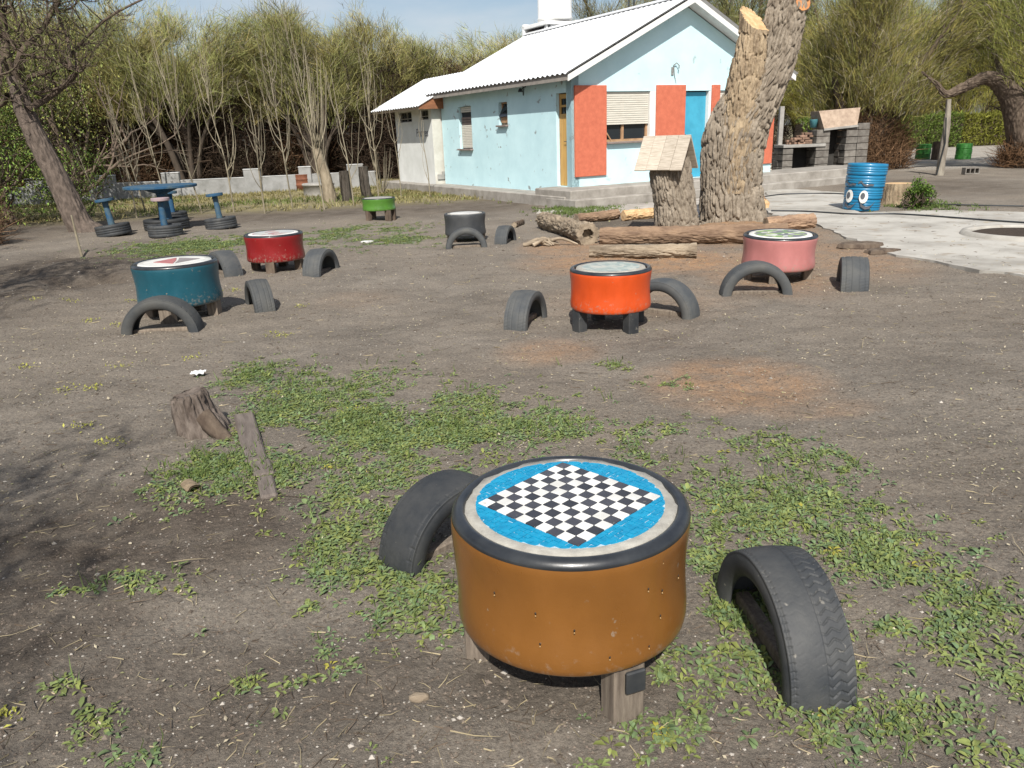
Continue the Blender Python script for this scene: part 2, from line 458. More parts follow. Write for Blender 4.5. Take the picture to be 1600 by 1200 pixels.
def build_ground():
    ys = [-9.0]
    while ys[-1] < 900:
        y = ys[-1]; ys.append(y + (.35 if y < .6 else max(.016, .0075 * y)))
    ys = np.array(ys); t = np.linspace(-1, 1, 421)
    Y, T = np.meshgrid(ys, t, indexing='ij')
    X = (np.maximum(Y, 0) * .92 + 1.6) * T + np.sign(T) * np.abs(T) ** 9 * (30 + np.maximum(Y, 0) * .6)
    Z = ground_h(X, Y)
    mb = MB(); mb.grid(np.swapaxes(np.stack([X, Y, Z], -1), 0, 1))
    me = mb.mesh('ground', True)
    x, y = np.swapaxes(X, 0, 1).ravel(), np.swapaxes(Y, 0, 1).ravel()
    def attr(name, v):
        a = me.attributes.new(name, 'FLOAT', 'POINT'); a.data.foreach_set('value', np.clip(v, 0, 1).astype(np.float32))
    saw = 0
    for px, py, rx, ry, k in [(1150, 598, 130, 38, .75), (860, 548, 70, 16, .5), (1140, 364, 130, 18, 1), (1010, 408, 180, 18, .95), (1270, 640, 90, 14, .35), (890, 388, 70, 16, .7), (1300, 400, 100, 30, .55), (1180, 425, 100, 32, .55), (1000, 470, 150, 25, .25), (560, 468, 60, 12, .12)]:
        saw = np.maximum(saw, k * ell(x, y, px, py, rx, ry))
    attr('sawdust', saw)
    gr = np.clip((x - 12.4) / 1.5, 0, 1) * np.clip((y - 25.0) / 1.5, 0, 1) * np.clip((47 - y) / 3, 0, 1)
    attr('gravel', gr)
    dg = np.clip((y - 18.5 - .22 * (x + 6)) / 2.2, 0, 1) * np.clip((.2 - x) / 1.0, 0, 1)
    dg = np.maximum(dg, .7 * np.clip((y - 44) / 4, 0, 1))
    attr('drygrass', dg)
    dk = 0  # dark soil, plus tree shade and under-table shadow painted into the soil colour
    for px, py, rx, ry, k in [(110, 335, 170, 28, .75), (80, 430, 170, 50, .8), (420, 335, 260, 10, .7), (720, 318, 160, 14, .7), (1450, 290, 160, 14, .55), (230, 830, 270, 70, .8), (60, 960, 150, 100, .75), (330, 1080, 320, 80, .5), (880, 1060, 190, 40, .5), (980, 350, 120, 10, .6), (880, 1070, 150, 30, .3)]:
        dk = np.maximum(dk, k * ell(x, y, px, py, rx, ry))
    attr('damp_shade', dk)
    m = bpy.data.materials.new('soil'); m.use_nodes = True
    N, L = m.node_tree.nodes, m.node_tree.links
    b = N['Principled BSDF']; b.inputs['Roughness'].default_value = .95; b.inputs['Specular IOR Level'].default_value = .12
    tc = N.new('ShaderNodeTexCoord')
    def noise(sc, det=8, ro=.65):
        n = N.new('ShaderNodeTexNoise'); n.inputs['Scale'].default_value = sc; n.inputs['Detail'].default_value = det; n.inputs['Roughness'].default_value = ro
        L.new(tc.outputs['Object'], n.inputs['Vector']); return n.outputs['Fac']
    def ramp(f, a, c, c0, c1):
        r = N.new('ShaderNodeValToRGB'); r.color_ramp.elements[0].position = a; r.color_ramp.elements[1].position = c
        r.color_ramp.elements[0].color = (*c0, 1); r.color_ramp.elements[1].color = (*c1, 1); L.new(f, r.inputs['Fac']); return r.outputs['Color']
    def mix(f, a, c, mode='MIX'):
        x = N.new('ShaderNodeMix'); x.data_type = 'RGBA'; x.blend_type = mode
        if hasattr(f, 'links'): L.new(f, x.inputs[0])
        else: x.inputs[0].default_value = f
        for s, i in ((a, 6), (c, 7)):
            if hasattr(s, 'links'): L.new(s, x.inputs[i])
            else: x.inputs[i].default_value = (*s, 1)
        return x.outputs[2]
    def att(nm):
        a = N.new('ShaderNodeAttribute'); a.attribute_name = nm; return a.outputs['Fac']
    def math_(op, a, c):
        x = N.new('ShaderNodeMath'); x.operation = op
        for s, i in ((a, 0), (c, 1)):
            if hasattr(s, 'links'): L.new(s, x.inputs[i])
            else: x.inputs[i].default_value = s
        x.use_clamp = True
        return x.outputs[0]
    base = ramp(noise(1.1, 9, .7), .3, .72, (.15, .131, .112), (.29, .256, .218))
    base = mix(ramp(noise(.35, 4), .42, .62, (0, 0, 0), (.6, .6, .6)), base, (.245, .208, .17))
    grain = ramp(noise(55, 6, .8), .3, .75, (.5, .5, .5), (1.4, 1.38, 1.33))
    base = mix(1.0, base, grain, 'MULTIPLY')
    grit = ramp(noise(240, 3, .6), .6, .72, (0, 0, 0), (.45, .45, .45))
    base = mix(grit, base, (.40, .35, .29))
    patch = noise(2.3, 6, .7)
    damp_shade_fac = math_('MULTIPLY', att('damp_shade'), ramp(patch, .3, .6, (.35, .35, .35), (1, 1, 1)))
    base = mix(damp_shade_fac, base, mix(1.0, (.075, .058, .046), grain, 'MULTIPLY'))
    sw = math_('MULTIPLY', att('sawdust'), ramp(noise(5, 7, .75), .28, .62, (.05, .05, .05), (1, 1, 1)))
    base = mix(sw, base, mix(1.0, (.42, .25, .14), grain, 'MULTIPLY'))
    base = mix(math_('MULTIPLY', att('drygrass'), ramp(patch, .3, .55, (.2, .2, .2), (1, 1, 1))), base, mix(1.0, (.27, .235, .125), grain, 'MULTIPLY'))
    base = mix(math_('MULTIPLY', att('gravel'), ramp(noise(.8, 6), .3, .6, (.35, .35, .35), (1, 1, 1))), base, mix(1.0, (.40, .37, .33), grain, 'MULTIPLY'))
    L.new(base, b.inputs['Base Color'])
    bp = N.new('ShaderNodeBump'); bp.inputs['Strength'].default_value = .85; bp.inputs['Distance'].default_value = .028
    hsum = N.new('ShaderNodeMath'); hsum.operation = 'ADD'
    L.new(noise(38, 10, .75), hsum.inputs[0]); L.new(noise(9, 5, .6), hsum.inputs[1])
    L.new(hsum.outputs[0], bp.inputs['Height']); L.new(bp.outputs['Normal'], b.inputs['Normal'])
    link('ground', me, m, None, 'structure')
build_ground()

# pale concrete yard on the right, with its broken near edge and a cut-out planting bed
def slab(name, outline, z0, z1, material, jag=.05, seed=1, step=.18):
    P = []
    o = np.asarray(outline, float)[:, :2]
    r = np.random.default_rng(seed)
    for a, b in zip(o, np.roll(o, -1, 0)):
        n = max(1, int(np.linalg.norm(b - a) / step))
        for i in range(n):
            q = a + (b - a) * i / n
            P.append(q + (r.normal(0, jag, 2) if i else 0))
    P = np.array(P)
    import bmesh
    bm = bmesh.new()
    f = bm.faces.new([bm.verts.new((x, y, z1)) for x, y in P])
    ext = bmesh.ops.extrude_face_region(bm, geom=[f])
    for v in ext['geom']:
        if isinstance(v, bmesh.types.BMVert): v.co.z = z0
    bmesh.ops.triangulate(bm, faces=bm.faces[:])
    bmesh.ops.recalc_face_normals(bm, faces=bm.faces[:])
    me = bpy.data.meshes.new(name); bm.to_mesh(me); bm.free()
    return link(name, me, material, None, 'structure')

YARD = mat('yard_concrete', (.43, .41, .37), (.28, .262, .232), rough=.9, scale=1.4, bump=.4, bscale=30, bdist=.01, detail=10, speck=(3.2, .585, (.30, .265, .22)), contrast=(.36, .58))
near_edge = [G(1216, 341), G(1275, 352), G(1322, 374), G(1372, 388), G(1400, 402), G(1460, 411), G(1530, 426), G(1600, 434)]
yard = near_edge + [np.array([9.5, 7.4, 0]), np.array([14, 9, 0]), np.array([15, 13.2, 0]), G(1600, 334), G(1480, 331), G(1400, 333), G(1345, 335), G(1318, 325), G(1330, 304), G(1260, 298), G(1196, 297), G(1196, 330)]
YARD_POLY = np.array([p[:2] for p in yard])
def in_yard(x, y):
    ins = np.zeros(np.shape(x), bool)
    for (x0, y0), (x1, y1) in zip(YARD_POLY, np.roll(YARD_POLY, -1, 0)):
        c = (y0 > y) != (y1 > y); ins ^= c & (x < (x1 - x0) * (y - y0) / (y1 - y0 + 1e-12) + x0)
    return ins
slab('concrete_yard', yard, -.12, .03, YARD, .035, 3)
bed_c = G(1596, 370)
mb = MB(); th = np.linspace(0, 2 * PI, 60, endpoint=False)
mb.lathe([(.0, .052), (.5, .055), (.62, .05), (.66, .034)], 40, (bed_c[0] + .06, bed_c[1], 0), dr=lambda T, Z: .03 * np.sin(T * 3) * (Z < .05))
mb.build('planting_bed', mat('bed_soil', (.065, .046, .034), (.04, .03, .022), rough=.95, scale=20, bump=.8, bscale=60), None, True, 'structure')
mb = MB(); mb.lathe([(.665, .02), (.66, .075), (.70, .085), (.76, .08), (.79, .03)], 60, (bed_c[0] + .06, bed_c[1], 0), dr=lambda T, Z: .02 * np.sin(T * 3))
mb.build('bed_kerb', YARD, None, True, 'structure')

walk = [G(838, 334), G(900, 331), G(960, 333), G(1040, 334), G(1100, 340), G(1196, 330), G(1196, 297), np.array([4.3, 18.2, 0]), np.array([1.4, 16.9, 0]), np.array([.7, 17.1, 0])]
slab('concrete_walkway', walk, -.12, .018, mat('walk_concrete', (.46, .43, .385), (.29, .265, .235), rough=.92, scale=2.2, bump=.4, bscale=30, bdist=.01, detail=9), .04, 5)

# ------------------------------------------------------------------ house (local x along the gable, y along the side wall, away from the viewer)
HX, HY, HZ, HTH = 1.567, 18.28, .394, math.radians(29.3)
PLAT = mat('step_concrete', (.36, .335, .30), (.22, .2, .175), rough=.93, scale=3, bump=.4, bscale=40, bdist=.01, detail=9)
plat = bpy.data.objects.new('concrete_platform', None); COL.objects.link(plat); plat['kind'] = 'structure'
plat.location = (HX, HY, 0); plat.rotation_euler = (0, 0, HTH)
W, LH = 6.45, 6.87
MB().box((4.55, -.15, HZ / 2 - .06), (10.4, 1.5, HZ + .10), ch=.02).build('upper_step', PLAT, plat)
MB().box((1.55, -.55, .07), (4.5, 1.2, .26), ch=.02).box((6.55, -.58, .065), (5.4, 1.22, .25), ch=.02).build('lower_step', PLAT, plat)
MB().box((-.32, 4.9, .09), (.74, 11.2, .3), ch=.015).build('wall_apron', PLAT, plat)

house = thing('house', (HX, HY, HZ), 'pale turquoise gabled house with white metal roof and orange wall panels', 'house', rz=HTH)
TURQ = mat('turquoise_paint', (.57, .785, .83), (.50, .715, .765), rough=.8, scale=1.6, bump=.15, bscale=45, bdist=.006, speck=(2.7, .685, (.30, .36, .36)))
ANX = mat('white_paint', (.70, .71, .69), (.60, .61, .585), rough=.85, scale=2, bump=.15, bscale=45, bdist=.006)
CREAM = mat('cream_wall', (.60, .585, .53), (.46, .44, .385), rough=.88, scale=2.5, bump=.2, bscale=45, bdist=.006)
ORNG = mat('orange_stucco', (.58, .165, .095), (.49, .13, .075), rough=.85, scale=8, bump=.7, bscale=38, bdist=.02)
WHITE = mat('white_trim', (.76, .76, .74), (.66, .655, .63), rough=.6, scale=5)
ROOF = mat('white_metal_roof', (.70, .715, .73), (.58, .59, .60), rough=.42, scale=2.2, spec=.5)
SOFF = mat('soffit', (.30, .27, .24), (.22, .2, .18), rough=.85, scale=6)
TIMB = mat('roof_timber', (.30, .13, .065), (.19, .085, .045), rough=.8, scale=5, stretch=(1, .3, 3))
YDOOR = mat('ochre_door', (.55, .33, .10), (.44, .255, .075), rough=.55, scale=5, stretch=(3, 3, .4), spec=.4)
BDOOR = mat('blue_door', (.06, .36, .52), (.045, .29, .43), rough=.5, scale=4, spec=.4)
WFRAME = mat('varnished_frame', (.42, .26, .15), (.3, .18, .1), rough=.5, scale=8)
SHUT = mat('shutter_slats', (.66, .635, .56), (.55, .52, .45), rough=.6, scale=4, stretch=(1, 1, 8))
DARKM = mat('dark_metal', (.05, .055, .06), rough=.5, scale=8, metal=.4)
GLASS = mat('window_glass', (.02, .025, .03), rough=.06, scale=2, spec=.6)
SILL = mat('sill', (.25, .2, .18), rough=.8, scale=6)

def wall_holes(mb, w, z0, z1, holes, thick, T):
    """wall in a plane (s along, z up) with rectangular openings; T maps (s, depth, z) to local xyz"""
    xs = sorted({0, w, *[h[0] for h in holes], *[h[1] for h in holes]}); zs = sorted({z0, z1, *[h[2] for h in holes], *[h[3] for h in holes]})
    ins = lambda x, z: any(h[0] < x < h[1] and h[2] < z < h[3] for h in holes)
    for a, b in zip(xs, xs[1:]):
        for c, d in zip(zs, zs[1:]):
            if ins((a + b) / 2, (c + d) / 2): continue
            for dep in (0, thick): mb.add([T(a, dep, c), T(b, dep, c), T(b, dep, d), T(a, dep, d)], [(0, 1, 2, 3)])
    for h in holes:
        x0, x1, c, d = h
        for p in (((x0, c), (x0, d)), ((x1, c), (x1, d)), ((x0, c), (x1, c)), ((x0, d), (x1, d))):
            (s0, a), (s1, b) = p
            mb.add([T(s0, 0, a), T(s1, 0, b), T(s1, thick, b), T(s0, thick, a)], [(0, 1, 2, 3)])
    for (s0, a), (s1, b) in (((0, z0), (0, z1)), ((w, z0), (w, z1)), ((0, z1), (w, z1))):
        mb.add([T(s0, 0, a), T(s1, 0, b), T(s1, thick, b), T(s0, thick, a)], [(0, 1, 2, 3)])

EV, RZ = 2.42, 3.96        # wall top at the eaves, wall top at the ridge
mb = MB()
gt = lambda s, d, z: (s, d, z)
wall_holes(mb, W, -.3, EV, [(.97, 2.41, .95, 2.06), (3.35, 4.18, 0, 2.06), (4.49, 6.05, .95, 2.06)], .2, gt)
mb.add([(0, 0, EV), (W, 0, EV), (W / 2, 0, RZ), (0, .2, EV), (W, .2, EV), (W / 2, .2, RZ)], None, [(0, 1, 2), (3, 5, 4)])
mb.build('wall', TURQ, house)
mb = MB()
lt = lambda s, d, z: (d, s, z)
wall_holes(mb, LH, -.3, EV, [(.19, .63, 0, 2.06), (2.9, 3.36, 1.44, 2.0), (4.93, 5.72, .86, 2.0)], .2, lt)
mb.build('wall', mat('turquoise_peeling', (.57, .785, .83), (.49, .70, .75), rough=.8, scale=1.6, bump=.2, bscale=45, bdist=.006, speck=(4.6, .655, (.27, .31, .31))), house)
mb = MB()
mb.add([(W, 0, -.05), (W, LH, -.05), (W, LH, EV), (W, 0, EV)], [(0, 1, 2, 3)])
mb.add([(0, LH, -.05), (W, LH, -.05), (W, LH, EV), (W / 2, LH, RZ), (0, LH, EV)], [(0, 1, 2, 4)], [(4, 2, 3)])
mb.build('wall', TURQ, house)

# corrugated roof sheets
def roof_slope(name, x0, z0, x1, z1, y0, y1, label=None, lift=.0):
    ys = np.arange(y0, y1 + .001, .0254)
    wv = .02 * np.cos(ys * 2 * PI / .2032)
    nx, nz = -(z1 - z0), (x1 - x0); l = math.hypot(nx, nz); nx, nz = nx / l, nz / l
    if nz < 0: nx, nz = -nx, -nz
    mb = MB()
    for off in (0, -.012):
        P = np.stack([np.stack([np.full_like(ys, x) + nx * (wv + off), ys, np.full_like(ys, z) + nz * (wv + off)], -1) for x, z in ((x0, z0), ((x0 + x1) / 2, (z0 + z1) / 2), (x1, z1))], 0)
        mb.grid(P)
    return mb.build(name, ROOF, house, True)
SL = (RZ - EV) / (W / 2)
zz = lambda x: EV + .17 + SL * (x if x < W / 2 else W - x)
roof_slope('roof_slope', -.36, zz(-.36), W / 2, zz(W / 2), -.40, LH + .32)
roof_slope('roof_slope', W + .36, zz(W + .36), W / 2, zz(W / 2), -.40, LH + .32)
mb = MB(); mb.prism([(-.13, -.07), (0, -.02), (.13, -.07), (.13, -.05), (0, .015), (-.13, -.05)], -.42, LH + .34)
v = mb.V[0].copy(); mb.V[0] = np.stack([v[:, 0] + W / 2, v[:, 2], v[:, 1] + zz(W / 2) + .045], -1)
mb.build('ridge_cap', ROOF, house)
# rake boards, eave board, soffits
for sgn in (1, -1):
    mb = MB()
    xa, xb = (-.32, W / 2) if sgn > 0 else (W + .32, W / 2)
    za, zb = zz(-.32) - .05, zz(W / 2) - .05
    for y in (-.37,):
        mb.add([(xa, y, za - .13), (xb, y, zb - .13), (xb, y, zb), (xa, y, za), (xa, y + .03, za - .13), (xb, y + .03, zb - .13), (xb, y + .03, zb), (xa, y + .03, za)],
               [(0, 1, 2, 3), (5, 4, 7, 6), (0, 4, 5, 1), (3, 2, 6, 7), (0, 3, 7, 4)])
    mb.build('rake_board', WHITE, house)
    mb = MB()
    mb.add([(xa, -.34, za - .1), (xb, -.34, zb - .1), (xb, .0, zb - .1), (xa, .0, za - .1)], [(0, 1, 2, 3)])
    mb.build('soffit', WHITE, house)
MB().box((-.31, LH / 2, zz(-.31) - .1), (.025, LH + .62, .13)).box((-.15, LH / 2, EV - .02), (.29, LH + .6, .02)).build('eave_board', SOFF, house)
# water pipe rods on the ridge
for i in range(4):
    MB().tube([(W / 2 + .25 + (i % 2) * .12, 2.2 + i * .11, zz(W / 2) - .3), (W / 2 + .25 + (i % 2) * .12, 2.2 + i * .11, zz(W / 2) + 1.3)], [.012, .012], 5).build('steel_rod', DARKM, house)

# orange panels
for x0, x1 in ((.07, .95), (2.43, 3.33), (4.2, 4.46), (6.09, 6.43)):
    MB().box(((x0 + x1) / 2, -.022, 1.2), (x1 - x0, .06, 1.98), ch=.008).build('wall_panel', ORNG, house)
# gable window with roller shutter
def slats(x0, x1, y, z0, z1, pitch=.048, T=None):
    mb = MB(); z = z1
    while z - pitch > z0 - .001:
        mb.box(((x0 + x1) / 2, y, z - pitch / 2), (x1 - x0, .014, pitch * .86), ch=.004); z -= pitch
    if T: mb.V = [T(v) for v in mb.V]
    return mb
swap = lambda v: np.stack([v[:, 1], v[:, 0], v[:, 2]], -1)
def window_gable(x0, x1, zc, label):
    w = MB(); t = .055
    w.box(((x0 + x1) / 2, .12, .95 + t / 2), (x1 - x0, .06, t)).box(((x0 + x1) / 2, .12, 2.06 - t / 2), (x1 - x0, .06, t))
    w.box((x0 + t / 2, .12, 1.5), (t, .058, 1.0)).box((x1 - t / 2, .12, 1.5), (t, .058, 1.0)).box(((x0 + x1) / 2 - .1, .12, 1.5), (t * 1.2, .056, 1.0))
    f = w.build('window', WFRAME, house, label=label)
    MB().box(((x0 + x1) / 2, .135, 1.5), (x1 - x0 - .02, .008, 1.08)).build('pane', GLASS, f)
    slats(x0 + .01, x1 - .01, .05, zc, 2.05).build('shutter', SHUT, f)
    MB().box(((x0 + x1) / 2, -.03, .93), (x1 - x0 + .06, .16, .045), ch=.006).build('sill', SILL, f)
    return f
f = window_gable(.97, 2.26, 1.33, 'wide window under a half lowered cream roller shutter')
MB().box((1.1, .09, 1.08), (.03, .02, .42), R=Matrix.Rotation(math.radians(-38), 3, 'Y')).build('strut', WFRAME, f)
MB().box((2.335, .1, 1.505), (.145, .2, 1.105)).build('window_jamb', WHITE, house)
window_gable(4.49, 6.05, 1.5, 'window mostly hidden behind the tree trunk')
d = MB().box((3.75, .13, 1.02), (.76, .05, 2.03), ch=.006).build('door', BDOOR, house, label='bright blue front door set back in the gable')
MB().box((3.47, .095, .98), (.05, .03, .14), ch=.006).build('handle', DARKM, d)
MB().box((4.155, .1, 1.02), (.05, .19, 2.06)).build('door_jamb', WHITE, house)
# side wall door: vertical boards, two small panes, rim lock
d = bpy.data.objects.new('door', None); COL.objects.link(d); d.parent = house; d['label'] = 'narrow ochre board door with two small panes'
for i in range(4):
    MB().box((.11, .245 + i * .1085, .78 if 1 else 1, ), (.035, .1045, 1.55), ch=.005).build('board', YDOOR, d)
MB().box((.11, .41, 1.58), (.036, .43, .06)).box((.11, .41, 1.99), (.036, .43, .1)).box((.11, .225, 1.78), (.036, .06, .34)).box((.11, .595, 1.78), (.036, .06, .34)).box((.11, .41, 1.78), (.034, .31, .05)).build('door_rail', YDOOR, d)
MB().box((.12, .41, 1.69), (.006, .31, .15)).build('pane', GLASS, d)
MB().box((.12, .41, 1.87), (.006, .31, .15)).build('pane', GLASS, d)
MB().box((.085, .3, .98), (.02, .05, .16), ch=.004).tube([(.07, .3, 1.0), (.05, .3, 1.0), (.05, .37, 1.0)], [.009] * 3, 6).build('handle', DARKM, d)
MB().box((.12, .205, 1.03), (.07, .025, 2.06)).box((.12, .615, 1.03), (.07, .025, 2.06)).build('door_frame', WFRAME, d)
# side windows
f = MB().box((.12, 3.13, 1.46), (.05, .46, .05)).box((.12, 3.13, 1.98), (.05, .46, .04)).box((.12, 2.92, 1.72), (.05, .04, .5)).box((.12, 3.34, 1.72), (.05, .04, .5)).build('window', WFRAME, house, label='small square window with a tilted pane and boards across it')
MB().box((.06, 3.13, 1.78), (.006, .4, .3), R=Matrix.Rotation(math.radians(28), 3, 'Y')).build('pane', GLASS, f)
MB().box((.05, 3.1, 1.56), (.02, .42, .14), ch=.004).build('board', WFRAME, f)
MB().box((.04, 3.16, 1.66), (.02, .38, .06), ch=.004).build('board', SILL, f)
MB().box((-.03, 3.13, 1.42), (.12, .52, .04), ch=.005).build('sill', SILL, f)
f = MB().box((.13, 5.325, 1.43), (.04, .79, 1.14)).build('window', DARKM, house, label='tall window with a worn grey roller shutter')
mb = slats(4.95, 5.70, .07, .88, 1.5, .044, swap); mb.build('shutter', SHUT, f)
mb = slats(4.95, 5.70, .085, 1.5, 1.72, .07, swap); mb.build('shutter', SILL, f)
mb = slats(4.95, 5.70, .07, 1.8, 1.99, .05, swap); mb.build('shutter', SHUT, f)
MB().box((-.02, 5.325, .84), (.14, .86, .045), ch=.005).build('sill', SILL, f)
# lamp bracket on the side wall, second bare bracket on the gable
th = np.linspace(-.2, PI, 10)
lp = MB().tube([(-.02, 2.05, 2.1), (-.02, 2.05, 2.3)] + [(-.10 + .08 * math.cos(PI - a), 2.05 - .04 * a, 2.3 + .07 * math.sin(a)) for a in th[2:]] + [(-.19, 1.9, 2.22)], [.013] * 11, 6).build('wall_lamp', DARKM, house)
MB().lathe([(.015, .06), (.035, .04), (.06, -.02), (.055, -.03), (.02, 0)], 12, (-.19, 1.9, 2.2)).build('lamp_shade', DARKM, lp)
mb = MB().tube([(2.93, -.02, 2.62), (3.0, -.06, 2.68), (3.06, -.08, 2.62), (3.05, -.08, 2.55)], [.014] * 4, 6).tube([(2.95, -.02, 2.6), (2.97, -.03, 2.4), (3.03, -.03, 2.22)], [.01, .008, .004], 5)
mb.box((2.91, -.015, 2.5), (.07, .02, .18), ch=.005)
mb.build('wall_bracket', mat('corroded', (.28, .29, .28), (.16, .15, .14), scale=20), house)

# annex: lower wing with small high windows and its own roof
AX, A0, A1, AE = -.3, 6.93, 9.8, 2.06
mb = MB()
at = lambda s, dd, z: (AX + dd, A0 + s, z)
wall_holes(mb, A1 - A0, -.3, AE, [(.22, .84, 1.72, 2.0), (1.5, 2.52, 1.69, 2.0)], .2, at)
mb.build('annex_wall', ANX, house)
mb = MB()
mb.add([(AX, A0 - .003, -.3), (2.9, A0 - .003, -.3), (2.9, A0 - .003, AE), (1.2, A0 - .003, 2.8), (AX, A0 - .003, AE + .1)], [(0, 1, 2, 4)], [(4, 2, 3)])
mb.build('annex_end_wall', CREAM, house)
mb = MB()
mb.add([(AX, A1, -.12), (2.9, A1, -.12), (2.9, A1, AE), (1.2, A1, 2.8), (AX, A1, AE)], [(0, 1, 2, 4)], [(4, 2, 3)])
mb.add([(2.9, A0, -.12), (2.9, A1, -.12), (2.9, A1, AE), (2.9, A0, AE)], [(0, 1, 2, 3)])
mb.build('annex_wall', ANX, house)
roof_slope('annex_roof_slope', -.85, 2.08, 1.15, 3.08, A0 - .28, A1 + .75)
roof_slope('annex_roof_slope', 3.1, 2.1, 1.15, 3.08, A0 - .28, A1 + .75)
MB().box((-.78, (A0 + A1) / 2 + .25, 2.045), (.03, A1 - A0 + .95, .10)).box((-.55, (A0 + A1) / 2 + .25, 2.06), (.45, A1 - A0 + .9, .02)).build('annex_eave_board', mat('eave_tan', (.42, .33, .24), rough=.8), house)
MB().add([(-.78, A0 - .24, 2.0), (0, A0 - .24, 2.0), (0, A0 - .24, 2.48), (-.78, A0 - .24, 2.12), (-.78, A0 - .21, 2.0), (0, A0 - .21, 2.0), (0, A0 - .21, 2.48), (-.78, A0 - .21, 2.12)], [(0, 1, 2, 3), (5, 4, 7, 6), (3, 2, 6, 7), (0, 4, 5, 1), (0, 3, 7, 4)]).build('annex_barge_board', TIMB, house)
for s0, s1, z0 in ((.22, .84, 1.72), (1.5, 2.52, 1.69)):
    y0, y1 = A0 + s0, A0 + s1
    n = 2 if s1 - s0 > .8 else 1
    w = MB().box((AX + .08, (y0 + y1) / 2, z0 + .012), (.05, y1 - y0, .025)).box((AX + .08, (y0 + y1) / 2, 1.988), (.05, y1 - y0, .025)).box((AX + .08, y0 + .012, (z0 + 2) / 2), (.048, .025, 2 - z0)).box((AX + .08, y1 - .012, (z0 + 2) / 2), (.048, .025, 2 - z0)).box((AX + .07, (y0 + y1) / 2, z0 + .1), (.05, y1 - y0, .025))
    if n == 2: w.box((AX + .08, (y0 + y1) / 2, (z0 + 2) / 2), (.046, .03, 2 - z0))
    f = w.build('window', CONC, house)
    MB().box((AX + .11, (y0 + y1) / 2, (z0 + 2) / 2), (.006, y1 - y0, 2 - z0)).build('pane', GLASS, f)
tcu = bpy.data.curves.new('wall_lettering', 'FONT'); tcu.body = 'Padres'; tcu.size = .34; tcu.extrude = .002
tob = bpy.data.objects.new('tmp', tcu); COL.objects.link(tob)
bpy.context.view_layer.update()
tme = bpy.data.meshes.new_from_object(tob.evaluated_get(bpy.context.evaluated_depsgraph_get()))
bpy.data.objects.remove(tob)
tl = link('wall_lettering', tme, mat('lettering_paint', (.16, .16, .17), rough=.8), house)
tl.rotation_euler = (PI / 2, 0, -PI / 2); tl.location = (AX - .004, A0 + 1.22, 1.24)
# crumbled plaster at the foot of the annex corner, broken edge along the house foot
MB().box((AX + .18, A0 - .03, .05), (.24, .03, .16), ch=.02).box((AX + .27, A0 - .035, .16), (.12, .02, .1), ch=.02).build('bare_plaster', CONC, house)

# water tank on its white stand behind the ridge
tank = thing('water_tank', Vector((HX, HY, HZ)) + Matrix.Rotation(HTH, 3, 'Z') @ Vector((3.75, 6.6, 2.93)), 'white cylindrical water tank on a white stand above the roof ridge', 'water tank', rz=HTH)
TW = mat('tank_white', (.80, .80, .79), (.72, .72, .70), rough=.45, scale=3)
MB().lathe([(.40, 1.44), (.50, 1.5), (.535, 1.55), (.535, 1.6), (.52, 1.62), (.52, 2.3), (.50, 2.36), (.35, 2.44), (.0, 2.5)], 48, (.1, -.1, 0)).build('tank_body', TW, tank, True)
st = MB()
st.box((.55, 0, .75), (.12, 1.35, 1.5)).box((0, .66, .75), (1.2, .12, 1.5), ch=.01)
for y0, y1, y2 in ((-.74, -.74, -.06), ):
    pass
for poly in ([(.72, 0), (.72, 1.2), (.62, 1.2), (.18, .55), (.18, 0)], [(-.6, 0), (.2, 0), (.2, .5), (-.1, .55), (-.6, 1.42)][::1]):
    n = len(poly)
    v = [(-.55, y, z) for y, z in poly] + [(-.43, y, z) for y, z in poly]
    if n == 5:
        st.add(v, [(i, (i + 1) % n, n + (i + 1) % n, n + i) for i in range(n)], [(0, 1, 2), (0, 2, 3), (0, 3, 4), (n, n + 2, n + 1), (n, n + 3, n + 2), (n, n + 4, n + 3)])
st.box((0, 0, 1.4), (1.2, 1.42, .1), ch=.01).box((0, -.6, .75), (1.1, .1, 1.4))
st.build('tank_stand', TW, tank)
MB().tube([(-.5, -.74, 1.3), (-.5, -.66, 1.3)], [.03, .03], 8).build('pipe_stub', DARKM, tank)

# ------------------------------------------------------------------ tyre tables
def paint(name, c, rough=.34, dirt=(.25, .2, .15)):
    return mat(name, c, tuple(x * .8 for x in c), rough=rough, scale=3.0, spec=.5, coat=.28, bump=.12, bscale=22, bdist=.006, speck=(30, .69, dirt), contrast=(.25, .6), streak=True)
PAINT = {
    'ochre': paint('ochre_paint', (.20, .082, .016), .27),
    'orange': paint('orange_paint', (.60, .07, .007)),
    'red': paint('red_paint', (.22, .006, .007)),
    'teal': paint('teal_paint', (.006, .075, .108)),
    'pink': paint('pink_paint', (.46, .175, .165), .45),
    'green': paint('green_paint', (.07, .19, .022)),
    'black': mat('black_rubber_drum', (.04, .043, .047), (.062, .064, .066), rough=.5, scale=5, spec=.4, bump=.2, bscale=60, bdist=.004, speck=(9, .69, (.2, .2, .19))),
}
T_WHITE = mat('white_tile', (.72, .72, .69), (.6, .59, .55), rough=.35, scale=14, spec=.5, var=.12, speck=(60, .68, (.35, .31, .26)))
T_DARK = mat('charcoal_tile', (.05, .05, .06), (.036, .036, .043), rough=.35, scale=14, spec=.5, var=.35, speck=(60, .68, (.16, .15, .13)))
T_BLUE = mat('blue_mosaic', (.006, .30, .50), (.0, .19, .36), rough=.32, scale=40, spec=.5, contrast=(.3, .7))
T_GROUT = mat('light_grout', (.46, .56, .60), (.36, .46, .52), rough=.8, scale=30)

